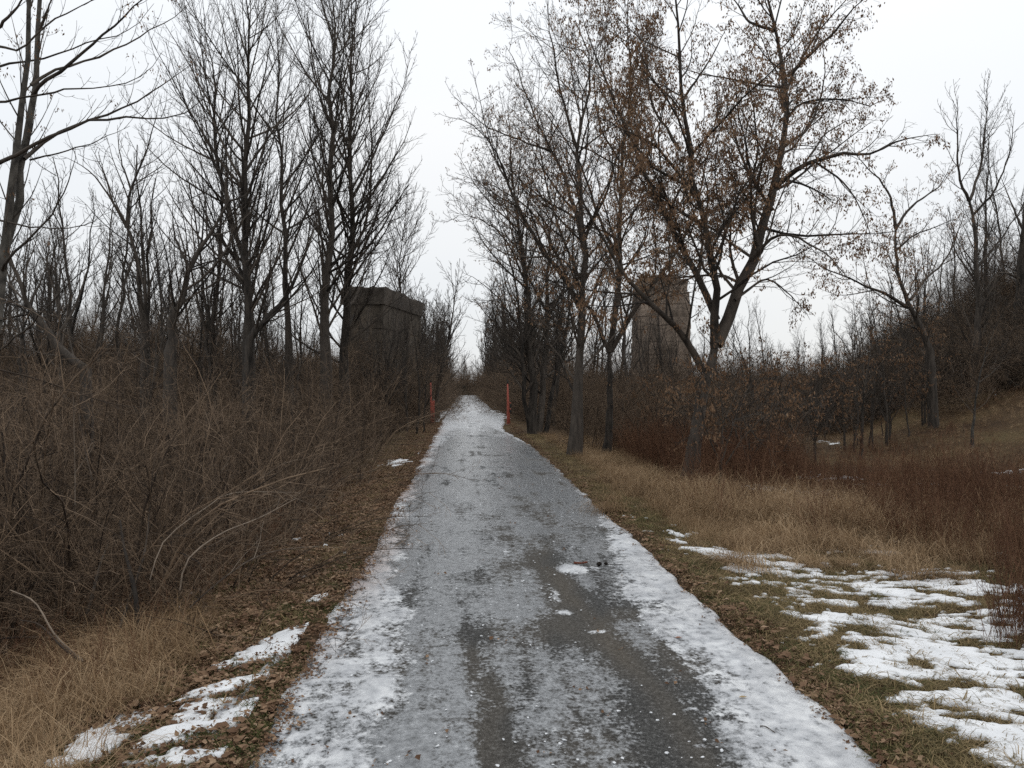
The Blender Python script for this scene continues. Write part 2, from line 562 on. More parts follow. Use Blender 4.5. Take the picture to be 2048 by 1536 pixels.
white = white + .35 * n_lo + .22 * n_md + np.where(x_ < .3, .95, .28) * n_hole - .10 * (x_ < .3)
far = sstep(14, 38, y_)
white = white * (1 - far) + far * (.84 + .5 * n_lo - .10 * band(x_, .75, .5) * (1 - sstep(45, 60, y_)))
white = np.clip(white, -.2, 1)
# grey ice amount, bare tracks
n_st = fbm(x_ * 11, y_ * .9, 65, 3) - .5
n_pt = fbm(x_ * 2.4 + .6 * fbm(x_ * 5, y_ * 4, 12, 2), y_ * 1.9, 67, 4) - .5
ice = .62 + .9 * n_lo + 1.5 * n_pt + .5 * n_md + 1.15 * n_st + .22 * sstep(7, 13, y_)
trk1 = lerp_tab(y_, [(2, .16), (3.4, .15), (4.2, .13), (5, .06), (6, -.02), (8, -.06), (30, .1)])
trk2 = lerp_tab(y_, [(2, .98), (3.4, .98), (4.2, .98), (5, .86), (6, .78), (7.5, .70), (10, .62), (30, .6)])
ice -= .75 * band(x_ + wob * .6, trk1, .085) * sstep(7.5, 4.5, y_)
ice -= .95 * band(x_ + wob * .8, trk2, .12) * sstep(9.5, 4.8, y_)
ice -= .30 * band(x_ + wob, .78, .48) * sstep(14, 4, y_)
ice -= .20 * band(x_ + wob, .95, .35) * sstep(22, 9, y_)
ice += .28 * band(x_ + wob, .38, .13) * sstep(8, 4, y_)
ice += .25 * band(x_ + wob, -.15, .18)
ice = ice + .10 * np.sin(x_ * 23 + 4 * n_lo) * sstep(5, 10, y_)
brown = .35 * band(x_ + wob * .8, trk2 + .03, .08) * sstep(8.5, 5.5, y_) + .35 * sstep(.58, .8, fbm(x_ * 2, y_ * .8, 71, 3) + .2)
stain = sstep(.50, .02, edge) * sstep(.25, .7, fbm(x_ * 2.5, y_ * 1.2, 73, 3)) * (x_ < .4) * 1.0 + .25 * sstep(.12, 0, edge) * (x_ > 1)
PZ = .004 + .007 * sstep(.45, .7, white) * sstep(0, .06, edge) + .006 * (n_md) + .004 * (fbm(x_ * 22, y_ * 18, 81, 3) - .5) \
     - .010 * band(x_ + wob * .6, trk1, .08) * sstep(8, 4, y_) - .010 * band(x_ + wob * .8, trk2, .12) * sstep(10, 5, y_) + .012 * n_lo
PZ -= .03 * sstep(.05, 0, edge)
V = np.stack([PX, PYY, PZ], -1).reshape(-1, 3)
i = np.arange(ncol - 1)[None, :] + np.arange(len(py_) - 1)[:, None] * ncol
Q = np.stack([i, i + 1, i + 1 + ncol, i + ncol], -1).reshape(-1, 4)
path = link("path", mesh_np("path", V, Q, attrs=dict(white=white, ice=ice, brown=brown, stain=stain)), M['path'])
tag(path, "straight asphalt trail glazed with patchy grey and white ice", kind="structure")


# ------------------------------------------------------------------ snow lying on the ground
def snow_field(x, y):
    nn = fbm(x * 2.3 + .5 * fbm(x * 5, y * 5, 15, 2), y * 5.6 + .5 * fbm(x * 4, y * 4, 25, 2), 91, 4, .68)
    n2 = fbm(x * 8, y * 15, 95, 3)
    s = nn * .66 + n2 * .34
    # right-hand strip beside the grass verge
    reg = sstep(1.98, 2.25, x + .25 * (fbm(y * 1.5, y * 0, 17, 2) - .5)) * sstep(9.8, 8.2, y + (x - 2.3) * 1.1 * (x < 4) + (x >= 4) * 1.9 + .8 * (vnoise(x * 1.7, y, 19) - .5))
    reg = reg * (.90 + .10 * sstep(8.0, 5.0, x + .3 * y - .8))
    h = (s - .50) * 6.2 + (-.06 + .22 * sstep(5.2, 4.2, y)) * reg - 1.8 * (1 - reg) + .12 * np.sin(y * 17 + x * 2.3 + 6 * n2)
    # small clear hollows of the far field
    reg2 = np.zeros_like(x)
    for (px, py, ax, ay) in FAR_SPOTS:
        reg2 = np.maximum(reg2, np.exp(-((x - px) / (1.25 * ax)) ** 2 - ((y - py) / (1.4 * ay)) ** 2))
    h = np.maximum(h, (s - .5) * 2.4 + reg2 * .75 - .62)
    for (cx, cy, sx, sy, rot, a) in LEFT_BLOBS:
        c_, s_ = math.cos(rot), math.sin(rot)
        u = (x - cx) * c_ + (y - cy) * s_; v = -(x - cx) * s_ + (y - cy) * c_
        h = np.maximum(h, a * (1.0 - (u / sx) ** 2 - (v / sy) ** 2) * .60 + (s - .52) * 2.6)
    h = h + 1.3 * (fbm(x * 13, y * 19, 171, 4) - .5) * sstep(16, 9, y) - .14 * sstep(9, 13, y)
    h = h - 1.0 * ((x > PATH_L - .18) & (x < PATH_R + .12) & (y < 36))
    return h


FAR_SPOTS = []
for (px, py, wx, wy) in [(1660, 955, 110, 8), (1600, 985, 130, 9), (1810, 972, 110, 8), (1655, 886, 45, 5), (2010, 945, 60, 6), (2030, 975, 40, 7),
                         (1900, 985, 60, 6), (1530, 935, 60, 6), (795, 925, 26, 9), (845, 905, 14, 8), (995, 830, 18, 10), (1000, 840, 14, 8),
                         (2040, 1190, 60, 14), (1960, 1170, 60, 10), (1700, 1105, 90, 8), (890, 826, 16, 7), (60, 1290, 30, 10), (170, 1205, 20, 6), (360, 745, 60, 5), (420, 752, 50, 4)]:
    c = hit(px, py); r = hit(px + wx, py); b2 = hit(px, py - wy)
    FAR_SPOTS.append((c[0], c[1], max(.12, abs(r[0] - c[0])), max(.10, abs(b2[1] - c[1]))))
LEFT_BLOBS = []
for (ax, ay, bx, by, w, a) in [(130, 1540, 285, 1420, .12, 1.2), (290, 1525, 425, 1405, .11, 1.1), (465, 1328, 610, 1258, .13, 1.1),
                               (560, 1310, 635, 1250, .07, .8), (420, 1470, 500, 1405, .09, 1.0), (360, 1400, 535, 1350, .07, 1.0),
                               (300, 1530, 470, 1500, .05, .7), (490, 1300, 560, 1290, .05, .9), (625, 1205, 650, 1190, .04, .7), (640, 1250, 700, 1235, .04, .5)]:
    p, q = hit(ax, ay), hit(bx, by)
    d = q - p
    LEFT_BLOBS.append(((p[0] + q[0]) / 2, (p[1] + q[1]) / 2, max(.12, math.hypot(d[0], d[1]) * .56), w * 1.25, math.atan2(d[1], d[0]), a))


def snow_sheet(name, x0, x1, y0, y1, rx, ry, thick, label):
    xs = np.arange(x0, x1, rx); ys = np.arange(y0, y1, ry)
    X, Yg = np.meshgrid(xs, ys)
    h = snow_field(X, Yg)
    Z = terrain(X, Yg) + np.where(h > 0, thick * (1 - np.exp(-h * 7)), np.maximum(h * .25, -.06)) + .002
    nx, ny = len(xs), len(ys)
    i = np.arange(nx - 1)[None, :] + np.arange(ny - 1)[:, None] * nx
    Q = np.stack([i, i + 1, i + 1 + nx, i + nx], -1).reshape(-1, 4)
    hv = h.reshape(-1)
    Q = Q[(hv[Q].max(1) > -.02)]
    used, inv = np.unique(Q, return_inverse=True)
    V = np.stack([X, Yg, Z], -1).reshape(-1, 3)[used]
    o = link(name, mesh_np(name, V, inv.reshape(-1, 4), attrs=dict(depth=np.clip(h.reshape(-1)[used], 0, 1))), M['snow'])
    tag(o, label, kind="stuff")
    return o


snow_sheet("snow", 1.8, 8.2, 2.6, 11.0, .018, .018, .016, "thawing snow lying in patches over the grass right of the path")
snow_sheet("snow", -3.2, -.95, 2.6, 8.0, .016, .016, .016, "small patches of old snow on the left verge in front of the thicket")
snow_sheet("snow", 3.0, 22, 11, 36, .07, .07, .03, "scattered thin snow remains in the field behind the near grass")
snow_sheet("snow", -2.4, -.95, 8.0, 60, .03, .07, .03, "thin streaks of snow on the far left verge")
snow_sheet("snow", 1.7, 3.0, 11.0, 60, .03, .07, .03, "thin streaks of snow on the far right verge")
snow_sheet("snow", -17, -8, 22, 48, .08, .08, .04, "strip of snow on the rise behind the left thicket")

# ------------------------------------------------------------------ branching plants
def nrm(v):
    return v / np.maximum(np.linalg.norm(v, axis=-1, keepdims=True), 1e-9)


def resample(pts, k):
    pts = np.asarray(pts, float)
    n = len(pts)
    ext = np.vstack([2 * pts[0] - pts[1], pts, 2 * pts[-1] - pts[-2]])
    seg = np.linalg.norm(np.diff(pts[:, :3], axis=0), axis=1)
    cum = np.concatenate([[0], np.cumsum(seg)])
    s = np.linspace(0, cum[-1], k)
    j = np.clip(np.searchsorted(cum, s, side='right') - 1, 0, n - 2)
    t = ((s - cum[j]) / np.maximum(seg[j], 1e-9))[:, None]
    p0, p1, p2, p3 = ext[j], ext[j + 1], ext[j + 2], ext[j + 3]
    return .5 * ((2 * p1) + (-p0 + p2) * t + (2 * p0 - 5 * p1 + 4 * p2 - p3) * t ** 2 + (-p0 + 3 * p1 - 3 * p2 + p3) * t ** 3)


class Branches:
    """sets of equal-length polylines: P (M,K,3), R (M,K)"""
    def __init__(self): self.sets = []

    def add(self, P, R, sides, tint=None):
        if len(P) == 0: return
        if tint is None: tint = rng.random(len(P))
        self.sets.append((P, R, sides, tint))

    def mesh(self, name):
        Vs, Qs, As = [], [], []
        off = 0
        for P, R, s, tint in self.sets:
            m, k, _ = P.shape
            T = np.empty_like(P)
            T[:, 1:-1] = P[:, 2:] - P[:, :-2]
            T[:, 0] = P[:, 1] - P[:, 0]; T[:, -1] = P[:, -1] - P[:, -2]
            T = nrm(T)
            mean = nrm(P[:, -1] - P[:, 0] + 1e-6)
            ref = np.where(np.abs(mean[:, 2:3]) < .8, np.array([[0, 0, 1.]]), np.array([[1., 0, 0]]))
            U = nrm(np.cross(T, ref[:, None, :])); W = np.cross(T, U)
            ang = np.arange(s) * 2 * math.pi / s
            ring = (U[:, :, None] * np.cos(ang)[None, None, :, None] + W[:, :, None] * np.sin(ang)[None, None, :, None])
            V = P[:, :, None] + ring * R[:, :, None, None]
            if s >= 7:
                V = V + ring * (R[:, :, None, None] * .22 * (rng.random((m, k, s, 1)) - .5))
            base = (np.arange(m)[:, None, None] * k + np.arange(k - 1)[None, :, None]) * s
            a = base + np.arange(s)[None, None, :]
            b = base + ((np.arange(s) + 1) % s)[None, None, :]
            Q = np.stack([a, b, b + s, a + s], -1).reshape(-1, 4) + off
            Vs.append(V.reshape(-1, 3)); Qs.append(Q)
            As.append(np.repeat(tint, k * s))
            off += m * k * s
        return mesh_np(name, np.concatenate(Vs), np.concatenate(Qs), attrs=dict(tint=np.concatenate(As)))


def spawn(P, R, dens, ang, lenf, K=5, up=.0, wig=.08, t0=.15, t1=.98, rmin=.002, rf=.6, angsd=.22, maxlen=9, minlen=.08,
          lean=None, taper=.55, lconst=None, slim=.0115):
    m, k, _ = P.shape
    plen = np.linalg.norm(np.diff(P, axis=1), axis=2).sum(1)
    n = np.maximum(1, np.round(plen * (t1 - t0) * dens + rng.random(m) * .9 - .3)).astype(int)
    idx = np.repeat(np.arange(m), n)
    N = len(idx)
    first = np.repeat(np.cumsum(n) - n, n)
    t = t0 + (t1 - t0) * (np.arange(N) - first + rng.random(N)) / n[idx]
    f = t * (k - 1); j = np.minimum(f.astype(int), k - 2); fr = (f - j)[:, None]
    p = P[idx, j] * (1 - fr) + P[idx, j + 1] * fr
    rp = R[idx, j] * (1 - fr[:, 0]) + R[idx, j + 1] * fr[:, 0]
    T = nrm(P[idx, j + 1] - P[idx, j])
    rv = rng.normal(size=(N, 3))
    if lean is not None: rv = rv + np.asarray(lean)
    side = nrm(rv - (rv * T).sum(1, keepdims=True) * T)
    a = (ang + rng.normal(size=N) * angsd)[:, None]
    d = nrm(T * np.cos(a) + side * np.sin(a))
    base = (plen[idx] if lconst is None else lconst)
    Ln = np.clip(base * lenf * (1 - taper * t) * rng.uniform(.55, 1.25, N), minlen, maxlen)
    C = np.empty((N, K, 3)); C[:, 0] = p
    st = (Ln / (K - 1))[:, None]
    for q in range(1, K):
        d = nrm(d + rng.normal(size=(N, 3)) * wig + np.array([0, 0, up]))
        C[:, q] = C[:, q - 1] + d * st
    r0 = np.maximum(np.minimum(rp * rf, Ln * slim), rmin)
    rr = r0[:, None] * (1 - np.linspace(0, 1, K)[None, :] * .82)
    rr = np.maximum(rr, rmin * .62)
    return C, rr


def limb_sets(limbs, Y, K=14):
    Ps, Rs = [], []
    for l in limbs:
        pts, r0, r1 = l[0], l[1], l[2]
        dY = l[3] if len(l) > 3 else 0.0
        sY = l[4] if len(l) > 4 else 0.0
        n = len(pts); r1 = r1 * .45
        w = np.array([at(px, py, Y + sY + (dY - sY) * (i / (n - 1))) for i, (px, py) in enumerate(pts)])
        P = resample(w, K)
        L_ = np.linalg.norm(P[-1] - P[0])
        P[1:-1] += rng.normal(size=(K - 2, 3)) * L_ * .0035
        Ps.append(P); Rs.append(r0 + (r1 - r0) * np.linspace(0, 1, K) ** .8)
    return np.array(Ps), np.array(Rs)


def seeds_mesh(name, pts, per, size=.042, width=.0085, spread=.035):
    """winged seeds hanging in bunches from the twig points"""
    n = len(pts) * per
    c = np.repeat(pts, per, 0) + rng.normal(size=(n, 3)) * spread * np.array([1, 1, .8]) - np.array([0, 0, spread])
    L_ = size * rng.uniform(.6, 1.3, n)[:, None]
    down = nrm(np.array([0, 0, -1.0]) + rng.normal(size=(n, 3)) * .42)
    sd = nrm(np.cross(down, rng.normal(size=(n, 3)))) * width * rng.uniform(.7, 1.5, n)[:, None]
    V = np.stack([c, c + down * L_ * .45 + sd, c + down * L_, c + down * L_ * .55 - sd], 1).reshape(-1, 3)
    Q = np.arange(n * 4).reshape(-1, 4)
    tint = np.repeat(np.clip(np.repeat(rng.random(len(pts)), per) * .6 + rng.random(n) * .4, 0, 1), 4)
    return mesh_np(name, V, Q, attrs=dict(tint=tint))


DM = (1.4, 1.9, 2.0)


def hero_tree(name, label, limbs, Y, d1=2.2, d2=3.4, d3=5.5, a1=.75, up1=.10, l1=.42, bark='bark', seeds=0, group=None, trunk_idx=1,
              l2=.42, l3=.45, cat="tree", seed_zone=None, d4=0, cap1=2.6, rmin=.0028, a2=.75, sp=1.0, per=5, wig=.10, t0=.12):
    P, R = limb_sets(limbs, Y)
    base = P[0, 0].copy()
    g = float(terrain(base[0], base[1]))
    base[2] = g
    P[0, 0, 2] = min(P[0, 0, 2], g - .15)
    root = empty(name, base)
    tag(root, label, cat, group)
    rmin = max(rmin, .00021 * Y)
    # root flare
    flare = 1 + .55 * np.exp(-np.linspace(0, 1, R.shape[1]) * 14)
    R[0] *= flare
    tb = Branches()
    tb.add(P[:trunk_idx], R[:trunk_idx], 10, rng.uniform(.3, .7, trunk_idx))
    tm = tb.mesh(name + "_trunk")
    V = np.empty(len(tm.vertices) * 3, np.float32); tm.vertices.foreach_get("co", V)
    tm.vertices.foreach_set("co", (V.reshape(-1, 3) - base).astype(np.float32).ravel())
    link("trunk", tm, M[bark], root)
    cb = Branches()
    if len(P) > trunk_idx: cb.add(P[trunk_idx:], R[trunk_idx:], 7, rng.uniform(.25, .75, len(P) - trunk_idx))
    # trunk grows side branches only above its bare part
    d1, d2, d3 = d1 * DM[0], d2 * DM[1], d3 * DM[2]
    C1, R1 = spawn(P, R, d1, a1, l1, K=7, up=up1, wig=wig, t0=t0 if trunk_idx < len(P) else .3, maxlen=cap1, rmin=rmin * 1.5, minlen=.35)
    if len(P) > trunk_idx:
        # keep the lower trunk clear
        keep = (C1[:, 0, 2] > g + (1.2 if Y > 14 else .3)) | (rng.random(len(C1)) < .25)
        C1, R1 = C1[keep], R1[keep]
    cb.add(C1, R1, 5)
    C2, R2 = spawn(C1, R1, d2, a2, l2, K=5, up=up1 * .9, wig=wig * 1.1, t0=.12, maxlen=1.3, rmin=rmin * 1.15, minlen=.15)
    cb.add(C2, R2, 3)
    C3, R3 = spawn(C2, R2, d3, a2, l3, K=3, up=up1 * .9, wig=wig * 1.1, t0=.15, maxlen=.55, rmin=rmin, minlen=.08)
    cb.add(C3, R3, 3)
    last = C3
    if d4:
        C4, R4 = spawn(C3, R3, d4, .8, .5, K=3, up=up1, wig=.12, t0=.2, maxlen=.25, rmin=rmin * .85, minlen=.05)
        cb.add(C4, R4, 3)
    cm = cb.mesh(name + "_crown")
    V = np.empty(len(cm.vertices) * 3, np.float32); cm.vertices.foreach_get("co", V)
    cm.vertices.foreach_set("co", (V.reshape(-1, 3) - base).astype(np.float32).ravel())
    link("crown", cm, M['twig'] if bark != 'bark_pale' else M['twig'], root)
    if seeds:
        pts = last[:, 2:].reshape(-1, 3)
        # seeds hang in drifts, not evenly
        dn = fbm(pts[:, 0] * 1.1 + 40, pts[:, 2] * 1.1 + pts[:, 1] * .9, 201, 3)
        pr = sstep(.38, .66, dn)
        if seed_zone is not None: pr = pr * seed_zone(pts)
        pr = pr / max(pr.sum(), 1e-6)
        sel = rng.choice(len(pts), size=min(seeds, int((pr > 0).sum())), replace=False, p=pr)
        sm = seeds_mesh(name + "_seeds", pts[sel] - base, per, size=.045 * sp, width=.0085 * sp)
        so = link("seed_cluster", sm, M['seed'], root)
        so["kind"] = "stuff"
    return root


# ---- right-hand hero trees
def zone_r3(p):
    return .16 + 1.2 * sstep(8.5, 2.0, p[:, 2])


R3 = hero_tree("seed_bearing_maple", "large leaning tree hung with rust brown seed bunches, nearest trunk right of the path",
    [([(1377, 990), (1388, 900), (1403, 800), (1423, 722), (1433, 680)], .175, .135),
     ([(1433, 690), (1470, 600), (1508, 505), (1540, 400), (1560, 300), (1572, 200), (1562, 110), (1545, 40), (1530, -60)], .125, .03, .9),
     ([(1430, 695), (1427, 560), (1405, 450), (1380, 330), (1366, 200), (1356, 60), (1350, -80)], .085, .02, -1.2),
     ([(1405, 740), (1365, 670), (1323, 630), (1258, 561), (1195, 460), (1160, 390), (1150, 330)], .07, .012, -1.8),
     ([(1434, 640), (1400, 560), (1371, 513), (1335, 440), (1300, 370), (1245, 240), (1190, 110), (1160, 20)], .07, .012, .8),
     ([(1552, 372), (1590, 340), (1628, 322), (1677, 309), (1745, 308), (1790, 284), (1872, 268)], .055, .010, -1.0, .3),
     ([(1576, 152), (1612, 116), (1667, 66), (1703, 20), (1760, -30)], .04, .01, -1.3, .5),
     ([(1548, 62), (1498, 42), (1475, 8), (1440, -30)], .035, .01, 1.3, .5),
     ([(1500, 520), (1560, 470), (1640, 500), (1700, 560)], .035, .008, -1.6, .1),
     ([(1562, 240), (1610, 205), (1670, 198), (1740, 210), (1785, 190)], .03, .008, 1.2, .4),
     ([(1545, 420), (1490, 330), (1460, 240), (1450, 160)], .04, .008, 1.5, .2),
     ([(1470, 600), (1530, 560), (1580, 590), (1620, 640)], .03, .007, 1.0, .0),
     ([(1390, 390), (1320, 300), (1250, 260), (1150, 215)], .035, .007, -1.5, -.6),
     ([(1366, 200), (1420, 120), (1460, 40)], .025, .006, -.5, -.8),
     ([(1515, 490), (1500, 400), (1515, 300), (1505, 200), (1480, 120)], .035, .008, -.9, .1),
     ([(1560, 300), (1620, 250), (1650, 150), (1640, 60)], .03, .008, .5, .4),
     ([(1480, 580), (1460, 480), (1470, 380), (1440, 300)], .035, .008, 1.2, .2),
     ([(1427, 560), (1450, 460), (1430, 360), (1440, 250)], .03, .008, -1.6, -.3),
     ([(1360, 300), (1300, 200), (1290, 100), (1250, 20)], .03, .008, -.2, -.9),
     ([(1628, 322), (1690, 370), (1730, 440), (1750, 500)], .022, .006, -1.6, -.3),
     ([(1600, 340), (1650, 270), (1700, 240), (1740, 235)], .022, .006, .4, -.2)],
    14.2, d1=3.1, d2=4.2, d3=5.6, up1=.07, a1=.85, l1=.46, seeds=6200, seed_zone=zone_r3, wig=.13, per=7, sp=1.3)

hero_tree("forked_tree", "dark trunk forking low in front of the gap, second trunk from the leaning maple",
    [([(1214, 912), (1220, 800), (1218, 700)], .115, .10),
     ([(1218, 702), (1190, 630), (1150, 590), (1100, 520), (1062, 430), (1040, 360)], .06, .012, -1.0),
     ([(1218, 705), (1235, 600), (1240, 480), (1245, 330), (1262, 200), (1255, 60), (1260, -40)], .085, .02, .6),
     ([(1222, 702), (1272, 615), (1347, 513), (1387, 440), (1420, 300), (1440, 200)], .065, .012, -.6),
     ([(1240, 520), (1200, 440), (1160, 330), (1110, 250), (1050, 195)], .05, .010, 1.0, .1),
     ([(1240, 400), (1290, 320), (1330, 200), (1320, 90)], .04, .008, 1.2, .3),
     ([(1235, 560), (1290, 480), (1310, 400), (1370, 330)], .03, .008, 1.4, .3),
     ([(1245, 330), (1200, 250), (1190, 150), (1200, 50)], .03, .008, -.8, .2)],
    19.5, d1=2.6, d2=3.8, d3=5.0, up1=.08, seeds=1500, sp=1.2, wig=.13)

hero_tree("leaning_maple", "straight dark trunk nearest the path edge with long limbs arching over the path",
    [([(1148, 918), (1158, 800), (1165, 640), (1168, 500), (1160, 400), (1152, 300), (1170, 220), (1182, 150), (1150, 40)], .135, .02),
     ([(1165, 625), (1120, 540), (1072, 480), (1030, 400), (1000, 320), (962, 262), (915, 235)], .065, .010, -.8),
     ([(1168, 500), (1140, 380), (1100, 300), (1058, 205), (1028, 120), (1010, 90)], .06, .010, .9),
     ([(1150, 600), (1100, 480), (1050, 410), (980, 370), (910, 345)], .045, .008, 1.2),
     ([(1155, 300), (1120, 180), (1100, 60), (1090, -20)], .04, .008, -1.1),
     ([(1100, 300), (1040, 280), (970, 250), (905, 190)], .03, .007, -1.0, .3),
     ([(1168, 480), (1215, 380), (1240, 290), (1290, 210)], .045, .008, -1.3),
     ([(1160, 560), (1110, 430), (1085, 330), (1075, 230), (1080, 120)], .035, .008, .4),
     ([(1040, 420), (985, 300), (960, 200), (950, 150)], .028, .006, -1.2, -.5),
     ([(1165, 620), (1130, 520), (1050, 500), (970, 440), (905, 430)], .03, .006, -1.4),
     ([(1140, 700), (1080, 640), (1010, 600), (950, 610)], .028, .006, -.3)],
    18.4, d1=2.7, d2=3.9, d3=5.0, up1=.09, seeds=1900, sp=1.15, wig=.12)

leafy = hero_tree("seedling_maple", "low spray of thin branches hung with tan seeds around the foot of the leaning maple", 
    [([(1440, 935), (1445, 850), (1440, 780), (1425, 720)], .022, .006),
     ([(1442, 925), (1470, 840), (1500, 770), (1540, 720)], .018, .005, .6),
     ([(1438, 925), (1410, 850), (1395, 790), (1380, 740)], .016, .005, -.4),
     ([(1450, 930), (1500, 860), (1550, 820), (1600, 800)], .016, .005, -.5),
     ([(1470, 840), (1520, 830), (1560, 870)], .010, .004, .3),
     ([(1442, 900), (1400, 860), (1372, 880)], .010, .004, -.3),
     ([(1445, 850), (1480, 760), (1470, 700)], .012, .004, .2),
     ([(1440, 780), (1400, 740), (1360, 760)], .010, .004, -.4),
     ([(1500, 860), (1540, 900), (1590, 900)], .010, .004, -.2)],
    13.4, d1=4.0, d2=3.5, d3=3.5, up1=.02, a1=.8, rmin=.0022, cap1=.9, trunk_idx=1, seeds=6000, sp=1.45, per=6, cat="sapling")

for (px, Y_, s_) in [(1500, 15.5, .9), (1560, 17.5, 1.1), (1630, 20, 1.2), (1470, 18, 1.1), (1370, 17.0, .8), (1690, 24, 1.3), (1540, 22, 1.3), (1850, 26, 1.3), (1780, 25, 1.2), (1310, 20, .9)]:
    x_0 = float(at(px, 900, Y_)[0])
    copy_thing(leafy, (x_0, Y_, float(terrain(x_0, Y_))), float(rng.uniform(0, 6.28)), s_, "low seed hung maple sapling in the brown brush right of the trunks", "low maple saplings hung with tan seeds in the brush")

# closely set multi-stemmed trees behind the right post
hero_tree("multi_stem_tree", "cluster of slim upright dark stems just behind and right of the right orange post",
    [([(1066, 872), (1063, 780), (1058, 650), (1050, 520), (1030, 400), (1020, 300), (1015, 220)], .14, .012),
     ([(1078, 872), (1086, 780), (1090, 640), (1100, 500), (1110, 380), (1120, 300)], .12, .012, 1.5),
     ([(1060, 872), (1048, 780), (1040, 640), (1020, 520), (985, 420), (960, 370)], .08, .010, -1.0),
     ([(1090, 870), (1110, 760), (1130, 680), (1150, 560), (1160, 470)], .09, .010, 2.0),
     ([(1050, 560), (1010, 480), (960, 440), (905, 425)], .04, .008, -2),
     ([(1040, 660), (1000, 600), (955, 560), (925, 545)], .035, .008, -1)],
    26, d1=2.6, d2=3.4, d3=4.2, up1=.12, trunk_idx=4, seeds=900, sp=1.4, rmin=.004, cap1=3.2)

hero_tree("field_maple", "crooked tree with two rising limbs and a long low limb beside the mound",
    [([(1868, 725), (1855, 686), (1832, 637), (1814, 596), (1797, 555), (1791, 490), (1791, 456)], .115, .065),
     ([(1791, 456), (1784, 407), (1765, 368), (1726, 326), (1700, 290)], .055, .01, -.7),
     ([(1791, 458), (1817, 420), (1853, 391), (1882, 368), (1900, 330)], .055, .01, .8),
     ([(1816, 615), (1780, 592), (1741, 578), (1692, 552), (1643, 533), (1590, 495)], .06, .01, -1.0),
     ([(1820, 600), (1850, 560), (1890, 520), (1920, 450), (1930, 400)], .05, .01, 1.0),
     ([(1793, 500), (1830, 470), (1880, 450), (1930, 430)], .035, .008, -.8)],
    25, d1=2.2, d2=3.0, d3=4.2, up1=.10, seeds=1200, sp=1.4, rmin=.0038, cap1=2.6, seed_zone=lambda p: sstep(9.5, 5, p[:, 2]))

hero_tree("bare_tree", "tall bare tree with slim upright tips rising behind the dark mound at the right",
    [([(1948, 790), (1955, 640), (1952, 520), (1945, 430), (1938, 400)], .17, .09),
     ([(1938, 402), (1918, 350), (1914, 270), (1916, 190)], .06, .010, -.8),
     ([(1940, 400), (1962, 330), (1972, 250), (1975, 160)], .06, .010, .8),
     ([(1946, 430), (1990, 380), (2020, 300), (2030, 220)], .05, .010, -.6),
     ([(1950, 540), (2000, 480), (2040, 420), (2070, 380)], .05, .010, .6),
     ([(1950, 560), (1910, 500), (1890, 430)], .04, .008, .6)],
    28, d1=2.4, d2=3.0, d3=3.8, up1=.16, a1=.6, rmin=.0042, cap1=2.8)

hero_tree("sapling", "thin young tree fanning from a low grassy hummock in the open field",
    [([(1721, 926), (1724, 870), (1726, 800), (1729, 770)], .055, .04),
     ([(1729, 772), (1712, 730), (1690, 690), (1660, 650)], .028, .006, -.5),
     ([(1729, 772), (1738, 720), (1745, 660), (1752, 600)], .028, .006, .4),
     ([(1729, 772), (1760, 730), (1790, 690)], .022, .005, -.3),
     ([(1728, 785), (1726, 720), (1712, 650), (1705, 580)], .028, .006, .6)],
    21.5, d1=3.2, d2=3.6, d3=3.5, up1=.10, rmin=.0035, cap1=1.2, cat="sapling", seeds=160, sp=1.4)

hero_tree("sapling", "slender grey sapling leaning slightly at the right end of the field",
    [([(1943, 897), (1947, 840), (1958, 760), (1975, 700), (1990, 650)], .04, .010),
     ([(1950, 830), (1930, 780), (1905, 740)], .014, .005, -.4),
     ([(1958, 765), (1990, 740), (2020, 700)], .014, .005, .4)],
    21, d1=2.6, d2=3.0, d3=3, up1=.10, rmin=.003, cap1=.9, cat="sapling", bark='bark_pale', trunk_idx=1)

hero_tree("bare_tree", "dark old trunk cut by the right picture edge on top of the mound",
    [([(2046, 620), (2044, 540), (2050, 460), (2062, 380)], .26, .16),
     ([(2046, 560), (2000, 545), (1970, 580), (1940, 600)], .06, .012, -1),
     ([(2050, 470), (2020, 400), (2000, 350)], .06, .012, 1)],
    31, d1=2.4, d2=3.0, d3=3.8, up1=.08, rmin=.0045, cap1=2.4)

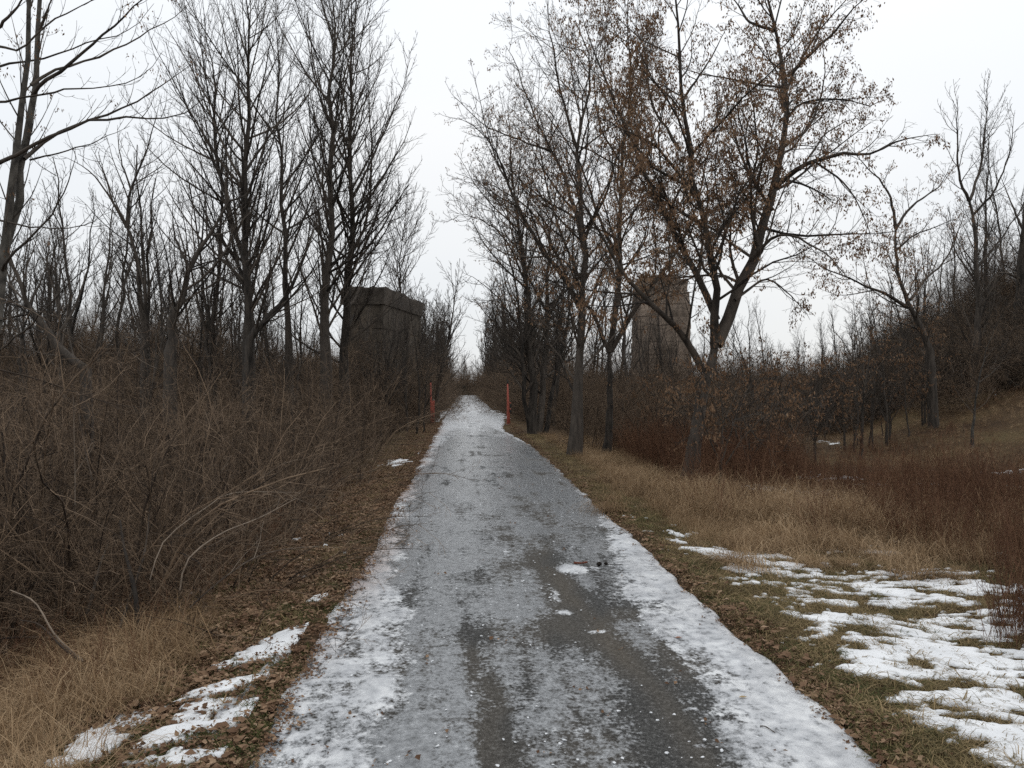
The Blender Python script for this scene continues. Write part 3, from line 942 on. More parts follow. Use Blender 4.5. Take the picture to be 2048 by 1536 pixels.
# ---- left-hand hero trees
hero_tree("twin_stem_ash", "tall smooth twin stemmed tree at the left picture edge with long branches reaching right",
    [([(-40, 1000), (-22, 800), (-4, 600), (14, 427), (34, 290), (44, 171), (51, 68), (58, -30), (70, -160)], .085, .04),
     ([(-8, 640), (10, 495), (31, 410), (48, 325), (57, 239), (65, 171), (73, 85), (81, 0), (90, -120)], .072, .04, .5),
     ([(-20, 335), (10, 322), (68, 290), (171, 246), (256, 236), (335, 236), (393, 212), (427, 174)], .030, .006, -1.0),
     ([(48, 318), (62, 304), (137, 256), (239, 219), (308, 181), (359, 147), (393, 120)], .026, .006, .7),
     ([(66, 190), (79, 171), (130, 137), (191, 85), (239, 41), (284, 0), (330, -50)], .028, .008, -.7),
     ([(62, 170), (100, 145), (154, 126), (239, 96), (308, 58), (352, 31), (383, 0)], .022, .006, .8),
     ([(-30, 204), (0, 202), (96, 185), (144, 178), (232, 171), (290, 147), (325, 103)], .018, .005, -1.2),
     ([(-20, 135), (0, 132), (85, 116), (171, 89), (256, 62), (308, 7)], .018, .005, 1.1),
     ([(-20, 88), (0, 92), (44, 96), (102, 44), (191, 0), (240, -40)], .018, .006, -.5),
     ([(-30, 75), (0, 51), (44, 0), (60, -40)], .03, .01, -.6),
     ([(0, 441), (68, 454), (154, 454), (222, 424)], .014, .005, -.8),
     ([(5, 540), (20, 513), (102, 430), (143, 345), (150, 300)], .022, .006, -.9),
     ([(60, 320), (120, 305), (200, 280), (260, 252)], .013, .005, -.4),
     ([(0, 700), (70, 640), (150, 560), (215, 500)], .016, .005, -1.4),
     ([(78, 60), (95, 20), (120, -40)], .02, .008, -.3)],
    10.5, d1=2.6, d2=2.3, d3=1.6, up1=.16, a1=.55, a2=.6, bark='bark_pale', trunk_idx=2, l1=.22, cap1=.9, l2=.5, rmin=.0024, seeds=70, sp=.9, per=9, wig=.06, t0=.3)


def column_tree(name, label, pts, Y, r, extra=(), **kw):
    a = dict(d1=3.0, d2=3.0, d3=2.6, a1=.78, a2=.66, up1=.15, l1=.34, l2=.40, cap1=3.2, rmin=.0032, wig=.06)
    a.update(kw)
    return hero_tree(name, label, [(pts, r, .012)] + list(extra), Y, **a)


column_tree("bare_ash", "tall straight bare tree with ladder like twigs, thickest stem in the left middle",
            [(498, 760), (496, 620), (489, 512), (490, 342), (499, 205), (497, 102), (492, 0), (490, -90)], 20, .125,
            [([(489, 328), (461, 297), (441, 246), (425, 190)], .03, .006, -.8),
             ([(489, 400), (520, 330), (548, 280), (556, 210)], .03, .006, .8),
             ([(490, 470), (530, 420), (548, 390), (560, 330)], .03, .006, -.4),
             ([(488, 380), (440, 340), (400, 290), (370, 240)], .03, .006, .6)])
column_tree("bare_ash", "slim bare tree whose tip stands alone left of the thickest left stem",
            [(502, 720), (496, 600), (482, 506), (455, 410), (434, 307), (427, 222), (424, 137), (407, 15)], 21, .10,
            [([(430, 260), (395, 190), (378, 110)], .02, .005, .7), ([(455, 410), (400, 350), (350, 290), (330, 230)], .03, .006, -.6)])
column_tree("bare_ash", "narrow bare tree between the thickest left stem and the pair by the tower",
            [(580, 740), (575, 640), (570, 500), (563, 400), (557, 250), (555, 130), (548, 20)], 23, .10)
column_tree("bare_ash", "left stem of the tall close pair standing before the concrete tower",
            [(648, 800), (652, 640), (660, 513), (663, 400), (661, 239), (665, 102), (667, 0), (668, -80)], 22, .15,
            [([(662, 420), (630, 330), (618, 220), (615, 130)], .04, .007, .8), ([(662, 480), (610, 420), (585, 350)], .03, .006, -.8)], d1=3.8)
column_tree("bare_ash", "right stem of the tall close pair standing before the concrete tower",
            [(690, 830), (688, 740), (690, 620), (700, 500), (697, 350), (704, 200), (701, 60), (705, -60)], 23.5, .14,
            [([(698, 520), (735, 430), (742, 300), (738, 180), (745, 90)], .05, .007, .9), ([(700, 560), (760, 480), (800, 400), (828, 330)], .035, .006, -.8),
             ([(742, 320), (780, 240), (810, 160), (820, 100)], .03, .006, .6), ([(698, 600), (750, 520), (840, 460)], .025, .006, -.5)], d1=3.8)
column_tree("bare_tree", "young bare tree with fine upright twigs rising directly behind the concrete tower",
            [(805, 760), (803, 640), (800, 540), (806, 470), (812, 420)], 48, .12, d1=3.0, rmin=.006, cap1=3.0, l1=.4, d3=1.8)
column_tree("bare_tree", "bare tree with a bent stem beside the left post, just right of the tower",
            [(872, 830), (878, 760), (892, 700), (900, 660), (908, 600), (915, 560)], 38, .12,
            [([(890, 705), (870, 650), (850, 600)], .04, .008, -.5), ([(895, 690), (915, 650), (930, 620)], .035, .008, .5)], a1=.7, rmin=.005, l1=.4, d1=3.0)

hero_tree("crooked_tree", "crooked dark tree bending right in the left background, kinked below the upper limbs",
    [([(340, 730), (344, 668), (344, 629), (367, 594), (379, 539), (395, 505), (430, 451), (458, 403)], .11, .04),
     ([(458, 403), (452, 365), (462, 345), (485, 325)], .03, .008, -.4),
     ([(458, 403), (485, 393), (515, 378)], .03, .008, .4),
     ([(379, 539), (350, 470), (345, 400)], .04, .008, .6)],
    18, d1=2.4, d2=2.8, d3=3, up1=.12, rmin=.003)
hero_tree("leaning_tree", "slanting dark trunk leaning right, left of the tall pair by the tower",
    [([(490, 700), (508, 668), (540, 630), (562, 609), (578, 578), (597, 540), (612, 500), (622, 440)], .085, .015),
     ([(578, 578), (560, 520), (562, 470)], .03, .007, -.5)],
    17, d1=2.6, d2=2.8, d3=3, up1=.14, rmin=.003)
hero_tree("leaning_tree", "dark trunk leaning left over the left thicket, near the twin stemmed tree",
    [([(180, 760), (168, 734), (137, 715), (109, 684), (78, 637), (55, 610), (39, 562), (23, 531), (5, 480)], .075, .03),
     ([(109, 684), (150, 610), (175, 540), (200, 470)], .025, .006, .8),
     ([(55, 617), (90, 540), (100, 470)], .02, .006, .5)],
    12.5, d1=2.6, d2=2.8, d3=3.2, up1=.12, rmin=.0026)
hero_tree("forked_tree", "bare tree with a wide V fork left of the thickest left stem",
    [([(292, 740), (285, 640), (273, 520), (254, 454)], .11, .07),
     ([(254, 456), (225, 403), (191, 355), (154, 325), (120, 312)], .045, .008, -.8),
     ([(254, 456), (260, 386), (284, 325), (308, 253), (320, 200)], .05, .008, .8),
     ([(225, 403), (205, 340), (180, 290)], .03, .007, .8),
     ([(262, 380), (240, 310), (235, 250)], .03, .007, -.5)],
    22, d1=2.6, d2=3.0, d3=3.2, up1=.13, rmin=.0034)

# ---- generic bare trees, copied through the background
def make_bare_tree(idx, H, style, thick=1.0):
    root = empty("slender_tree", (0, 0, 0))
    z = np.linspace(0, H, 12)
    bend = rng.normal(size=2) * .05 * H
    P = np.stack([bend[0] * (z / H) ** 2 + rng.normal(size=12) * .05, bend[1] * (z / H) ** 2 + rng.normal(size=12) * .05, z - .2], -1)[None]
    R = (H * .0088 * (1 - np.linspace(0, 1, 12) * .9))[None] + .006
    tb = Branches(); tb.add(P, R, 6, np.array([.5]))
    fork = None
    if style != 'column':
        C0, R0 = spawn(P, R, .45, .45, .62, K=9, up=.10, wig=.10, t0=.22, t1=.7, rmin=.01, rf=.8, slim=.012)
        tb.add(C0, R0, 5)
        P2 = np.concatenate([resample(P[0], 9)[None], C0]); R2 = np.concatenate([R[:, :9], R0])
    else:
        P2, R2 = P, R
    link("trunk", tb.mesh("slender_tree_trunk"), M['bark'], root)
    cb = Branches()
    C1, R1 = spawn(P2, R2, 4.6 if style == 'column' else 3.4, .62 if style == 'column' else .8, .27, K=6, up=.15, wig=.08, t0=.22, maxlen=2.6, rmin=.009 * thick, minlen=.4)
    cb.add(C1, R1, 4)
    C2, R2_ = spawn(C1, R1, 5.0, .65, .42, K=4, up=.13, wig=.10, t0=.15, maxlen=1.1, rmin=.0068 * thick, minlen=.2)
    cb.add(C2, R2_, 3)
    C3, R3_ = spawn(C2, R2_, 6.0, .65, .5, K=3, up=.1, wig=.12, t0=.15, maxlen=.5, rmin=.0056 * thick, minlen=.12)
    cb.add(C3, R3_, 3)
    link("crown", cb.mesh("slender_tree_crown"), M['twig'], root)
    return root


G_LEFT = "slender bare trees crowded behind the left thicket"
G_ROWL = "bare trees lining the left side of the far path"
G_ROWR = "bare trees lining the right side of the far path"
G_RIGHT = "bare background trees beyond the right field"
protos = [make_bare_tree(k, h, s) for k, (h, s) in enumerate([(9, 'column'), (8, 'spread'), (9.5, 'spread'), (7.5, 'column'), (8.5, 'spread'), (6.5, 'spread')])]
far_protos = [make_bare_tree(9, 8.0, 'spread', 1.9), make_bare_tree(9, 8.5, 'column', 1.9)]
protos += far_protos
far_tree_me = []
for p in far_protos:
    pass
for p in protos: tag(p, "x", "tree")
free = list(protos)


def put_tree(x, y, s, label, group, which=None):
    k = (int(rng.integers(6)) if (y < 48 or rng.random() < .25) else int(rng.integers(6, 8))) if which is None else which
    z = float(terrain(x, y)) - .05
    p = protos[k]
    rz = float(rng.uniform(0, 6.28))
    if p in free:
        free.remove(p)
        p.location = (x, y, z); p.rotation_euler = (0, 0, rz)
        p.scale = (s, s, s); p["label"] = label; p["group"] = group
        return p
    return copy_thing(p, (x, y, z), rz, (s * rng.uniform(.85, 1.15), s * rng.uniform(.85, 1.15), s), label, group,
                      tilt=(rng.normal() * .05, rng.normal() * .05))


# left background
for k in range(96):
    y = rng.uniform(19, 54)
    px = rng.uniform(-120, 640)
    x = (px - 928) / F_PX * y
    put_tree(x, y, rng.uniform(.6, 1.08) * (.95 if px < 560 else .72), *((("thin bare tree in the crowd far left, beyond the leaning trunk", "thin bare trees far left behind the thicket") if px < 240 else ("thin bare tree in the crowd just left of the thickest left stem", "thin bare trees left of the thickest stem") if px < 480 else ("thin bare tree in the crowd between the thickest left stem and the tall pair", "thin bare trees left of the tall pair"))))
# rows along the path
FAR_TREES = []
for k in range(84):
    y = 38 + 84 * ((k + rng.random()) / 84)
    x = -(2.0 + 5.0 * rng.random() ** 1.5)
    if y > 72:
        FAR_TREES.append((x, y, rng.uniform(.85, 1.25))); continue
    put_tree(x, y, rng.uniform(.62, .98) * (1 if y > 50 else .75), "bare tree in the row along the left of the far path", G_ROWL)
for k in range(96):
    y = 31 + 90 * ((k + rng.random()) / 96)
    x = 2.7 + 6.5 * rng.random() ** 1.4
    s = rng.uniform(.7, 1.08)
    if y > 72:
        FAR_TREES.append((x, y, s * 1.25)); continue
    put_tree(x, y, s, "bare tree in the row along the right of the far path", G_ROWR)
for k in range(18):
    y = rng.uniform(25, 33)
    px = rng.uniform(700, 850)
    put_tree((px - 928) / F_PX * y, y, rng.uniform(.38, .6), "thin bare tree growing in front of the left concrete tower", "thin trees before the left tower")
for k in range(60):
    y = rng.uniform(122, 150)
    FAR_TREES.append((rng.uniform(-10, 10), y, rng.uniform(.5, .95)))
for k in range(20):
    y = rng.uniform(23, 32)
    px = rng.uniform(1440, 1900)
    put_tree((px - 928) / F_PX * y, y, rng.uniform(.25, .52), "young bare sapling in the brush right of the leaning maple", "saplings in the brush beyond the right field")
for k in range(12):
    y = rng.uniform(36, 60)
    put_tree(-rng.uniform(2.2, 3.6), y, rng.uniform(.55, .9), "bare tree in the row along the left of the far path", G_ROWL)
# right background
for k in range(85):
    y = rng.uniform(32, 75)
    px = rng.uniform(1180, 2080)
    x = (px - 928) / F_PX * y
    put_tree(x, y, rng.uniform(.45, .8), "bare background tree beyond the right field", G_RIGHT)
for k in range(20):
    y = rng.uniform(29, 44)
    px = rng.uniform(1840, 2090)
    x = (px - 928) / F_PX * y
    put_tree(x, y, rng.uniform(.5, .9), "dark bare tree crowding the mound at the right", "bare trees on the mound at the right")


# ------------------------------------------------------------------ shrubs
def make_shrub(H, nst, spread, lean, dens=(7, 9, 7), rad=.40, rmin=.0016, arch=-.13, mat='twig_red'):
    root = empty("bare_shrub", (0, 0, 0))
    K = 9
    a = rng.uniform(0, 6.28, nst)
    el = rng.uniform(.05, spread, nst)
    b = np.stack([np.cos(a) * rad * rng.random(nst), np.sin(a) * rad * rng.random(nst), np.full(nst, -.1)], -1)
    d = np.stack([np.cos(a) * np.sin(el), np.sin(a) * np.sin(el), np.cos(el)], -1)
    Ls = H * rng.uniform(.65, 1.15, nst)
    P = np.empty((nst, K, 3)); P[:, 0] = b
    for q in range(1, K):
        d = nrm(d + rng.normal(size=(nst, 3)) * .12 + np.array([lean[0], lean[1], 0]) * .045 + np.array([0, 0, arch * (q / K)]))
        P[:, q] = P[:, q - 1] + d * (Ls / (K - 1))[:, None]
    R = (Ls * rng.uniform(.0026, .0062, nst))[:, None] * (1 - np.linspace(0, 1, K) * .75)[None]
    sb = Branches(); sb.add(P, R, 5)
    link("stem", sb.mesh("shrub_stems"), M[mat], root)["kind"] = "stuff"
    cb = Branches()
    C1, R1 = spawn(P, R, dens[0], .75, .40, K=6, up=.0, wig=.15, t0=.08, angsd=.35, rmin=rmin * 1.6, maxlen=1.1, minlen=.15)
    cb.add(C1, R1, 3)
    C2, R2 = spawn(C1, R1, dens[1], .75, .5, K=4, up=.01, wig=.16, angsd=.35, t0=.1, rmin=rmin * 1.1, maxlen=.5, minlen=.08)
    cb.add(C2, R2, 3)
    C3, R3_ = spawn(C2, R2, dens[2], .75, .5, K=3, up=.01, wig=.13, t0=.15, rmin=rmin * .9, maxlen=.3, minlen=.05)
    cb.add(C3, R3_, 3)
    link("twigs", cb.mesh("shrub_twigs"), M[mat], root)["kind"] = "stuff"
    tag(root, "x", "shrub")
    return root


shrubs = [make_shrub(2.3, 22, 1.0, (.5, -.3), (6.5, 10, 8)), make_shrub(2.0, 24, 1.15, (.8, -.2), (6.5, 10, 9)),
          make_shrub(2.6, 20, .8, (.2, 0), (5, 9, 9)), make_shrub(1.8, 24, 1.2, (.4, -.5), (7, 10, 9))]
sfree = list(shrubs)
dark_shrub_me = []
for a_ in ((2.4, 18, .55, (.1, 0), (5, 8, 7)), (1.9, 22, .9, (.2, .1), (6, 8, 7))):
    q_ = make_shrub(*a_, rmin=.0034, mat='twig')
    for ch in list(q_.children):
        if ch.name.startswith('twigs'): dark_shrub_me.append(ch.data)
        bpy.data.objects.remove(ch)
    bpy.data.objects.remove(q_)


def put_shrub(x, y, s, label, group, which=None, rz=None, zs=1.0, name=None):
    k = int(rng.integers(len(shrubs))) if which is None else which
    z = float(terrain(x, y)) - .03
    p = shrubs[k]
    rz = float(rng.uniform(-.9, .9)) if rz is None else rz
    if p in sfree:
        sfree.remove(p)
        p.location = (x, y, z); p.rotation_euler = (0, 0, rz); p.scale = (s, s, s * zs)
        p["label"] = label
        if group: p["group"] = group
        return p
    c = copy_thing(p, (x, y, z), rz, (s, s, s * zs), label, group)
    return c


# near shrubs one can point at
near = [(265, 1262, 0, .85, "near bare shrub with two dark stems low above the left tall grass"),
        (60, 1330, 3, .9, "low tangled shrub in the bottom left corner over the dark hollow"),
        (440, 1190, 1, .78, "bare shrub arching its pale branches right over the leaf litter"),
        (540, 1100, 1, .8, "bare shrub next behind the one with pale arching branches, along the verge")]
for (px, py, w, s, lab) in near:
    h = hit(px, py)
    put_shrub(h[0], h[1], s, lab, None, w, rz=0.1)
GT = "bare shrubs filling the thicket left of the path"
cnt = 0
for yy in np.arange(6.2, 34, 1.05):
    for xx in np.arange(-2.15, -.62 * yy - 1.5, -1.2):
        x = xx + rng.normal() * .3; y = yy + rng.normal() * .3
        if x > -1.85 or (y > 19 and x > -2.7) or (y < 7.5 and x > -2.6) or x < -15: continue
        if yy > 16 and rng.random() < .35: continue
        s = rng.uniform(.82, 1.15) * (.78 if x > -2.6 else 1) 
        if x < -5 and y > 16: s *= .8
        if x > -2.9: lab_, gr_ = "low shrub in the front rank of the left thicket, its twigs over the leaf litter", "shrubs in the front rank of the left thicket"
        elif y < 11: lab_, gr_ = "tall brown shrub in the nearest, widest part of the left thicket", "shrubs in the near part of the left thicket"
        elif y < 20: lab_, gr_ = "brown shrub in the middle of the left thicket before the tall bare trees", "shrubs in the middle of the left thicket"
        else: lab_, gr_ = "distant brown shrub at the back of the left thicket near the tower", "shrubs at the back of the left thicket"
        put_shrub(x, y, s, lab_, gr_)
        cnt += 1
print("thicket shrubs", cnt)
# dark scrub in front of the tower
for (x, y, s) in [(-3.0, 25.5, 1.3), (-4.2, 25, 1.4), (-5.6, 27, 1.5), (-3.6, 32.6, 1.6), (-3.0, 27.5, 1.15), (-3.5, 29.5, 1.3), (-3.0, 31.5, 1.0), (-4.4, 27.5, 1.25), (-3.3, 34.2, .9), (-5.2, 30.5, 1.3)]:
    put_shrub(x, y, s, "tall dark scrub at the foot of the left concrete tower", "dark scrub at the foot of the left tower", 2, zs=1.1)
# scrub on the right, behind the trunks
nsc = 0
while nsc < 60:
    y = rng.uniform(20, 36); x = rng.uniform(3.2, 13)
    if x > .41 * y: continue
    nsc += 1
    put_shrub(x, y, rng.uniform(.7, 1.05), "brown scrub between the right hand trunks and the far tower", "scrub behind the right hand trunks")


def limb_thing(name, label, cat, specs, mat, twigs=None, sides=6):
    """one branch or stem laid out by sight lines: specs = list of (pixel points with own Y, r0, r1)"""
    b = Branches(); Ps = []; Rs = []
    for pts, r0, r1 in specs:
        w = np.array([at(px, py, Y) for px, py, Y in pts])
        P = resample(w, 12); Ps.append(P); Rs.append(np.linspace(r0, r1, 12))
    Ps = np.array(Ps); Rs = np.array(Rs)
    base = Ps[0, 0].copy()
    root = empty(name, base); tag(root, label, cat)
    b.add(Ps - base, Rs, sides)
    link("stem", b.mesh(name + "_stem"), M[mat], root)
    if twigs:
        c = Branches()
        C1, R1 = spawn(Ps, Rs, twigs[0], .5, .4, K=5, up=.02, wig=.08, t0=.2, rmin=.002, maxlen=.7, minlen=.1)
        c.add(C1 - base, R1, 3)
        C2, R2 = spawn(C1, R1, twigs[1], .55, .5, K=4, up=.01, wig=.1, t0=.2, rmin=.0016, maxlen=.35, minlen=.06)
        c.add(C2 - base, R2, 3)
        link("twigs", c.mesh(name + "_twigs"), M[mat], root)["kind"] = "stuff"
    return root


limb_thing("arching_branch", "pale branch arching right out of the thicket low above the leaf litter", "branch",
           [([(380, 1215, 5.4), (430, 1170, 5.5), (500, 1120, 5.7), (560, 1100, 6.0), (640, 1092, 6.3)], .0055, .0018),
            ([(360, 1180, 5.5), (375, 1120, 5.5), (440, 1068, 5.7), (520, 1035, 6.0), (590, 998, 6.3)], .0055, .0018),
            ([(300, 1160, 5.6), (330, 1080, 5.7), (420, 1010, 5.9), (470, 985, 6.1), (600, 985, 6.4)], .0045, .0015)], 'twig_pale', (5, 6))
limb_thing("fallen_branch", "pale forked dead branch propped in the grass at the left edge", "branch",
           [([(160, 1325, 4.9), (120, 1290, 4.9), (80, 1250, 5.0), (40, 1240, 5.0)], .008, .003),
            ([(165, 1322, 4.9), (110, 1270, 4.8), (70, 1205, 4.8), (20, 1180, 4.9)], .007, .0025)], 'twig_pale', (3, 3))
limb_thing("thick_stems", "two thick dark leaning stems at the foot of the near left shrub", "shrub",
           [([(275, 1262, 5.6), (272, 1200, 5.6), (262, 1150, 5.7), (248, 1095, 5.8), (240, 1040, 5.9)], .019, .006),
            ([(165, 1275, 6.0), (185, 1190, 6.0), (200, 1130, 6.1), (215, 1090, 6.2)], .017, .006),
            ([(240, 1255, 5.7), (265, 1180, 5.8), (290, 1100, 5.9), (300, 1010, 6.2)], .012, .004)], 'twig', (3, 5), 8)
limb_thing("tall_stem", "long pale stem rising across the front of the left thicket", "stem",
           [([(150, 1010, 5.6), (150, 950, 5.7), (148, 860, 5.8), (147, 790, 5.8)], .0035, .0018),
            ([(185, 960, 5.6), (170, 900, 5.7), (158, 830, 5.8)], .0035, .0018)], 'twig_pale', (2, 3))
limb_thing("low_limb", "long weathered limb sweeping right across the top of the left thicket", "branch",
           [([(-20, 735, 6.0), (80, 760, 6.2), (180, 795, 6.4), (250, 812, 6.6), (310, 815, 6.8)], .007, .0025),
            ([(-20, 590, 7.0), (60, 620, 7.0), (150, 680, 7.2), (200, 705, 7.4), (280, 705, 7.5)], .007, .0025)], 'twig_pale', (3, 4))

# ------------------------------------------------------------------ the two old towers
def slab(cx, cy, hx, hy, z0, z1, n=10, amp=.03, seed=0, flare=0.0):
    """rough concrete lift: rounded, chipped box"""
    nz = 4
    ring = []
    for sgn in range(4):
        for i in range(n):
            t = i / n * 2 - 1
            ring.append([(t, -1), (1, t), (-t, 1), (-1, -t)][sgn])
    ring = np.array(ring, float)
    m = len(ring)
    V = []
    for k in range(nz + 1):
        f = k / nz
        z = z0 + (z1 - z0) * f
        inset = (.010 if k in (0, nz) else 0)
        rr = ring * np.array([hx - inset + flare * (1 - f), hy - inset + flare * (1 - f)])
        nn = (fbm(ring[:, 0] * 3 + seed * 3.1, ring[:, 1] * 3 + z * 2.3, 300 + seed, 3) - .5) * 2 * amp
        rr = rr * (1 + nn[:, None] / max(hx, hy))
        zz = z + (vnoise(ring[:, 0] * 4 + seed, ring[:, 1] * 4, 41) - .5) * amp * (1.2 if k == nz else .2)
        V.append(np.column_stack([cx + rr[:, 0], cy + rr[:, 1], zz]))
    V = np.concatenate(V)
    Q = [(k * m + i, k * m + (i + 1) % m, (k + 1) * m + (i + 1) % m, (k + 1) * m + i) for k in range(nz) for i in range(m)]
    c0, c1 = len(V), len(V) + 1
    V = np.vstack([V, [cx, cy, z0], [cx, cy, z1]])
    T = [((i + 1) % m, i, c0) for i in range(m)] + [(nz * m + i, nz * m + (i + 1) % m, c1) for i in range(m)]
    return V, np.array(Q), np.array(T)


# left: square concrete mass, near right corner and long side running away
rotL = -math.radians(11.3)
cornerN = at(770, 572, 35.0)
tl = empty("concrete_tower", (0, 0, 0))
tag(tl, "dark square concrete tower with an overhanging top course left of the path", "tower")
hxL, hyL = 1.0, 3.35
c_, s_ = math.cos(rotL), math.sin(rotL)
# local near right corner is (hx,-hy)
ox = cornerN[0] - (hxL * c_ - (-hyL) * s_)
oy = cornerN[1] - (hxL * s_ + (-hyL) * c_)
gz = float(terrain(ox, oy)) - .6
tl.location = (ox, oy, gz)
tl.rotation_euler = (0, 0, rotL)
H = cornerN[2] - gz
zs = [0, 1.0, 1.95, 2.9, 3.75, 4.55, 5.15, H - .72]
for k in range(len(zs) - 1):
    V, Q, T = slab(0, 0, hxL - .12 - .02 * (k % 2), hyL - .12 - .02 * (k % 2), zs[k] + .0, zs[k + 1] - .014, 12, .05, k)
    link("course", mesh_np("concrete_lift", V, Q, T, smooth=False), M['concrete'], tl)
V, Q, T = slab(0, 0, hxL - .05, hyL - .05, H - .75, H - .10, 22, .11, 21)
link("cap", mesh_np("tower_cap", V, Q, T, smooth=False), M['concrete_dark'], tl)
V, Q, T = slab(0, 0, hxL - .25, hyL - .3, H - .13, H + .04, 16, .14, 23)
link("parapet", mesh_np("tower_parapet", V, Q, T, smooth=False), M['concrete_dark'], tl)

# right: tapering masonry shaft
tr = empty("masonry_tower", (0, 0, 0))
tag(tr, "tall pinkish grey masonry tower behind the right hand trees", "tower")
YR = 42.0
pl, pr = at(1281, 556, YR), at(1384, 556, YR)
cx, wR = (pl[0] + pr[0]) / 2, (pr[0] - pl[0]) / 2
gz = float(terrain(cx, YR)) - .4
tr.location = (cx, YR + 1.3, gz)
tr.rotation_euler = (0, 0, math.radians(-4))
H = pl[2] - gz
nC = 12
for k in range(nC):
    z0 = H * k / nC; z1 = H * (k + 1) / nC - .012
    f = 1 - (k + .5) / nC
    hx = wR - .03 + .09 * f + .025 * rng.random()
    if k == nC - 1: hx -= .12
    V, Q, T = slab(0, 0, hx, 1.25 + .15 * f, z0, z1, 12, .07, 40 + k)
    link("course", mesh_np("masonry_course", V, Q, T, smooth=False), M['stone_tower'], tr)
V, Q, T = slab(-.1, 0, wR - .35, .9, H - .04, H + .18, 8, .14, 70)
link("cap", mesh_np("masonry_cap", V, Q, T, smooth=False), M['stone_tower'], tr)


# ------------------------------------------------------------------ gate posts
def tube(r0, r1, z0, z1, n=16, cx=0, cy=0, bev=.008, tilt=(0, 0)):
    prof = [(0, z0), (r0 - bev, z0), (r0, z0 + bev), (r1, z1 - bev), (r1 - bev, z1), (0, z1)]
    V = []
    for r, z in prof:
        for i in range(n):
            a = 2 * math.pi * i / n
            V.append((cx + max(r, 1e-4) * math.cos(a) + tilt[0] * z, cy + max(r, 1e-4) * math.sin(a) + tilt[1] * z, z))
    Q = [(k * n + i, k * n + (i + 1) % n, (k + 1) * n + (i + 1) % n, (k + 1) * n + i) for k in range(len(prof) - 1) for i in range(n)]
    return np.array(V), np.array(Q)


def box(x0, x1, y0, y1, z0, z1, b=.006):
    vs = []
    import itertools
    me_v = []
    X = [(x0, x0 + b), (x1, x1 - b)]; Y_ = [(y0, y0 + b), (y1, y1 - b)]; Zz = [(z0, z0 + b), (z1, z1 - b)]
    import bmesh
    bm = bmesh.new()
    bmesh.ops.create_cube(bm, size=1)
    for v in bm.verts:
        v.co = Vector((x0 + (v.co.x + .5) * (x1 - x0), y0 + (v.co.y + .5) * (y1 - y0), z0 + (v.co.z + .5) * (z1 - z0)))
    bmesh.ops.bevel(bm, geom=list(bm.edges), offset=b, segments=1, affect='EDGES')
    me = bpy.data.meshes.new("box"); bm.to_mesh(me); bm.free()
    return me


hl = hit(863, 846)
lp = empty("gate_post", (hl[0], hl[1], hl[2] - .03)); tag(lp, "orange red gate post with a broad lower sleeve, left of the path", "post")
V, Q = tube(.045, .028, 0, 1.72, tilt=(-.02, 0)); link("pole", mesh_np("pole", V, Q), M['orange'], lp)
link("sleeve", box(-.045, .125, -.075, .075, .05, .92, .012), M['orange'], lp)
link("lock_bracket", box(.02, .15, -.05, .05, .925, .955), M['orange'], lp)
link("foot_plate", box(-.09, .17, -.11, .11, 0, .046), M['steel'], lp)
V, Q = tube(.036, .030, 1.722, 1.80, tilt=(-.02, 0)); link("cap", mesh_np("cap", V, Q), M['black'], lp)
V, Q = tube(.015, .015, .93, 1.02, 8, .10, 0); link("hinge_pin", mesh_np("pin", V, Q), M['steel'], lp)

hr = hit(1017, 850)
rp_ = empty("gate_post", (hr[0], hr[1], hr[2] - .03)); tag(rp_, "slim orange red gate post with dark bolts on its side, right of the path", "post")
V, Q = tube(.075, .030, 0, 1.64, tilt=(-.02, 0)); link("pole", mesh_np("pole", V, Q), M['orange'], rp_)
V, Q = tube(.033, .026, 1.642, 1.78, tilt=(-.02, 0)); link("cap", mesh_np("cap", V, Q), M['black'], rp_)
link("lock_bracket", box(.025, .105, -.04, .04, .62, .66), M['orange'], rp_)
link("lock_bracket", box(.025, .105, -.04, .04, .86, .90), M['orange'], rp_)
for z in (.545, .76):
    link("bolt", box(.04, .115, -.045, .03, z - .045, z + .055, .012), M['black'], rp_)
link("foot_plate", box(-.10, .10, -.10, .10, 0, .04), M['steel'], rp_)


# ------------------------------------------------------------------ small far things
def lumpy(n, r, seed, squash=.7, amp=.35):
    u = np.linspace(0, math.pi, n); v = np.linspace(0, 2 * math.pi, n * 2, endpoint=False)
    U, W = np.meshgrid(u, v, indexing='ij')
    k = 1 + amp * (fbm(np.cos(W) * np.sin(U) * 2 + seed, np.cos(U) * 2 + np.sin(W) * np.sin(U) * 1.7, 400 + seed, 3) - .5) * 2
    V = np.stack([r * k * np.sin(U) * np.cos(W), r * k * np.sin(U) * np.sin(W), r * k * np.cos(U) * squash], -1).reshape(-1, 3)
    m = n * 2
    Q = [(i * m + j, (i + 1) * m + j, (i + 1) * m + (j + 1) % m, i * m + (j + 1) % m) for i in range(n - 1) for j in range(m)]
    return V, np.array(Q)


h = hit(895, 808)
V, Q = lumpy(9, .24, 3, .7)
o = link("tree_stump", mesh_np("stump", V, Q), M['concrete_dark'], None, (h[0], h[1], h[2] + .1))
tag(o, "small dark stump on the left verge beyond the orange posts", "stump")

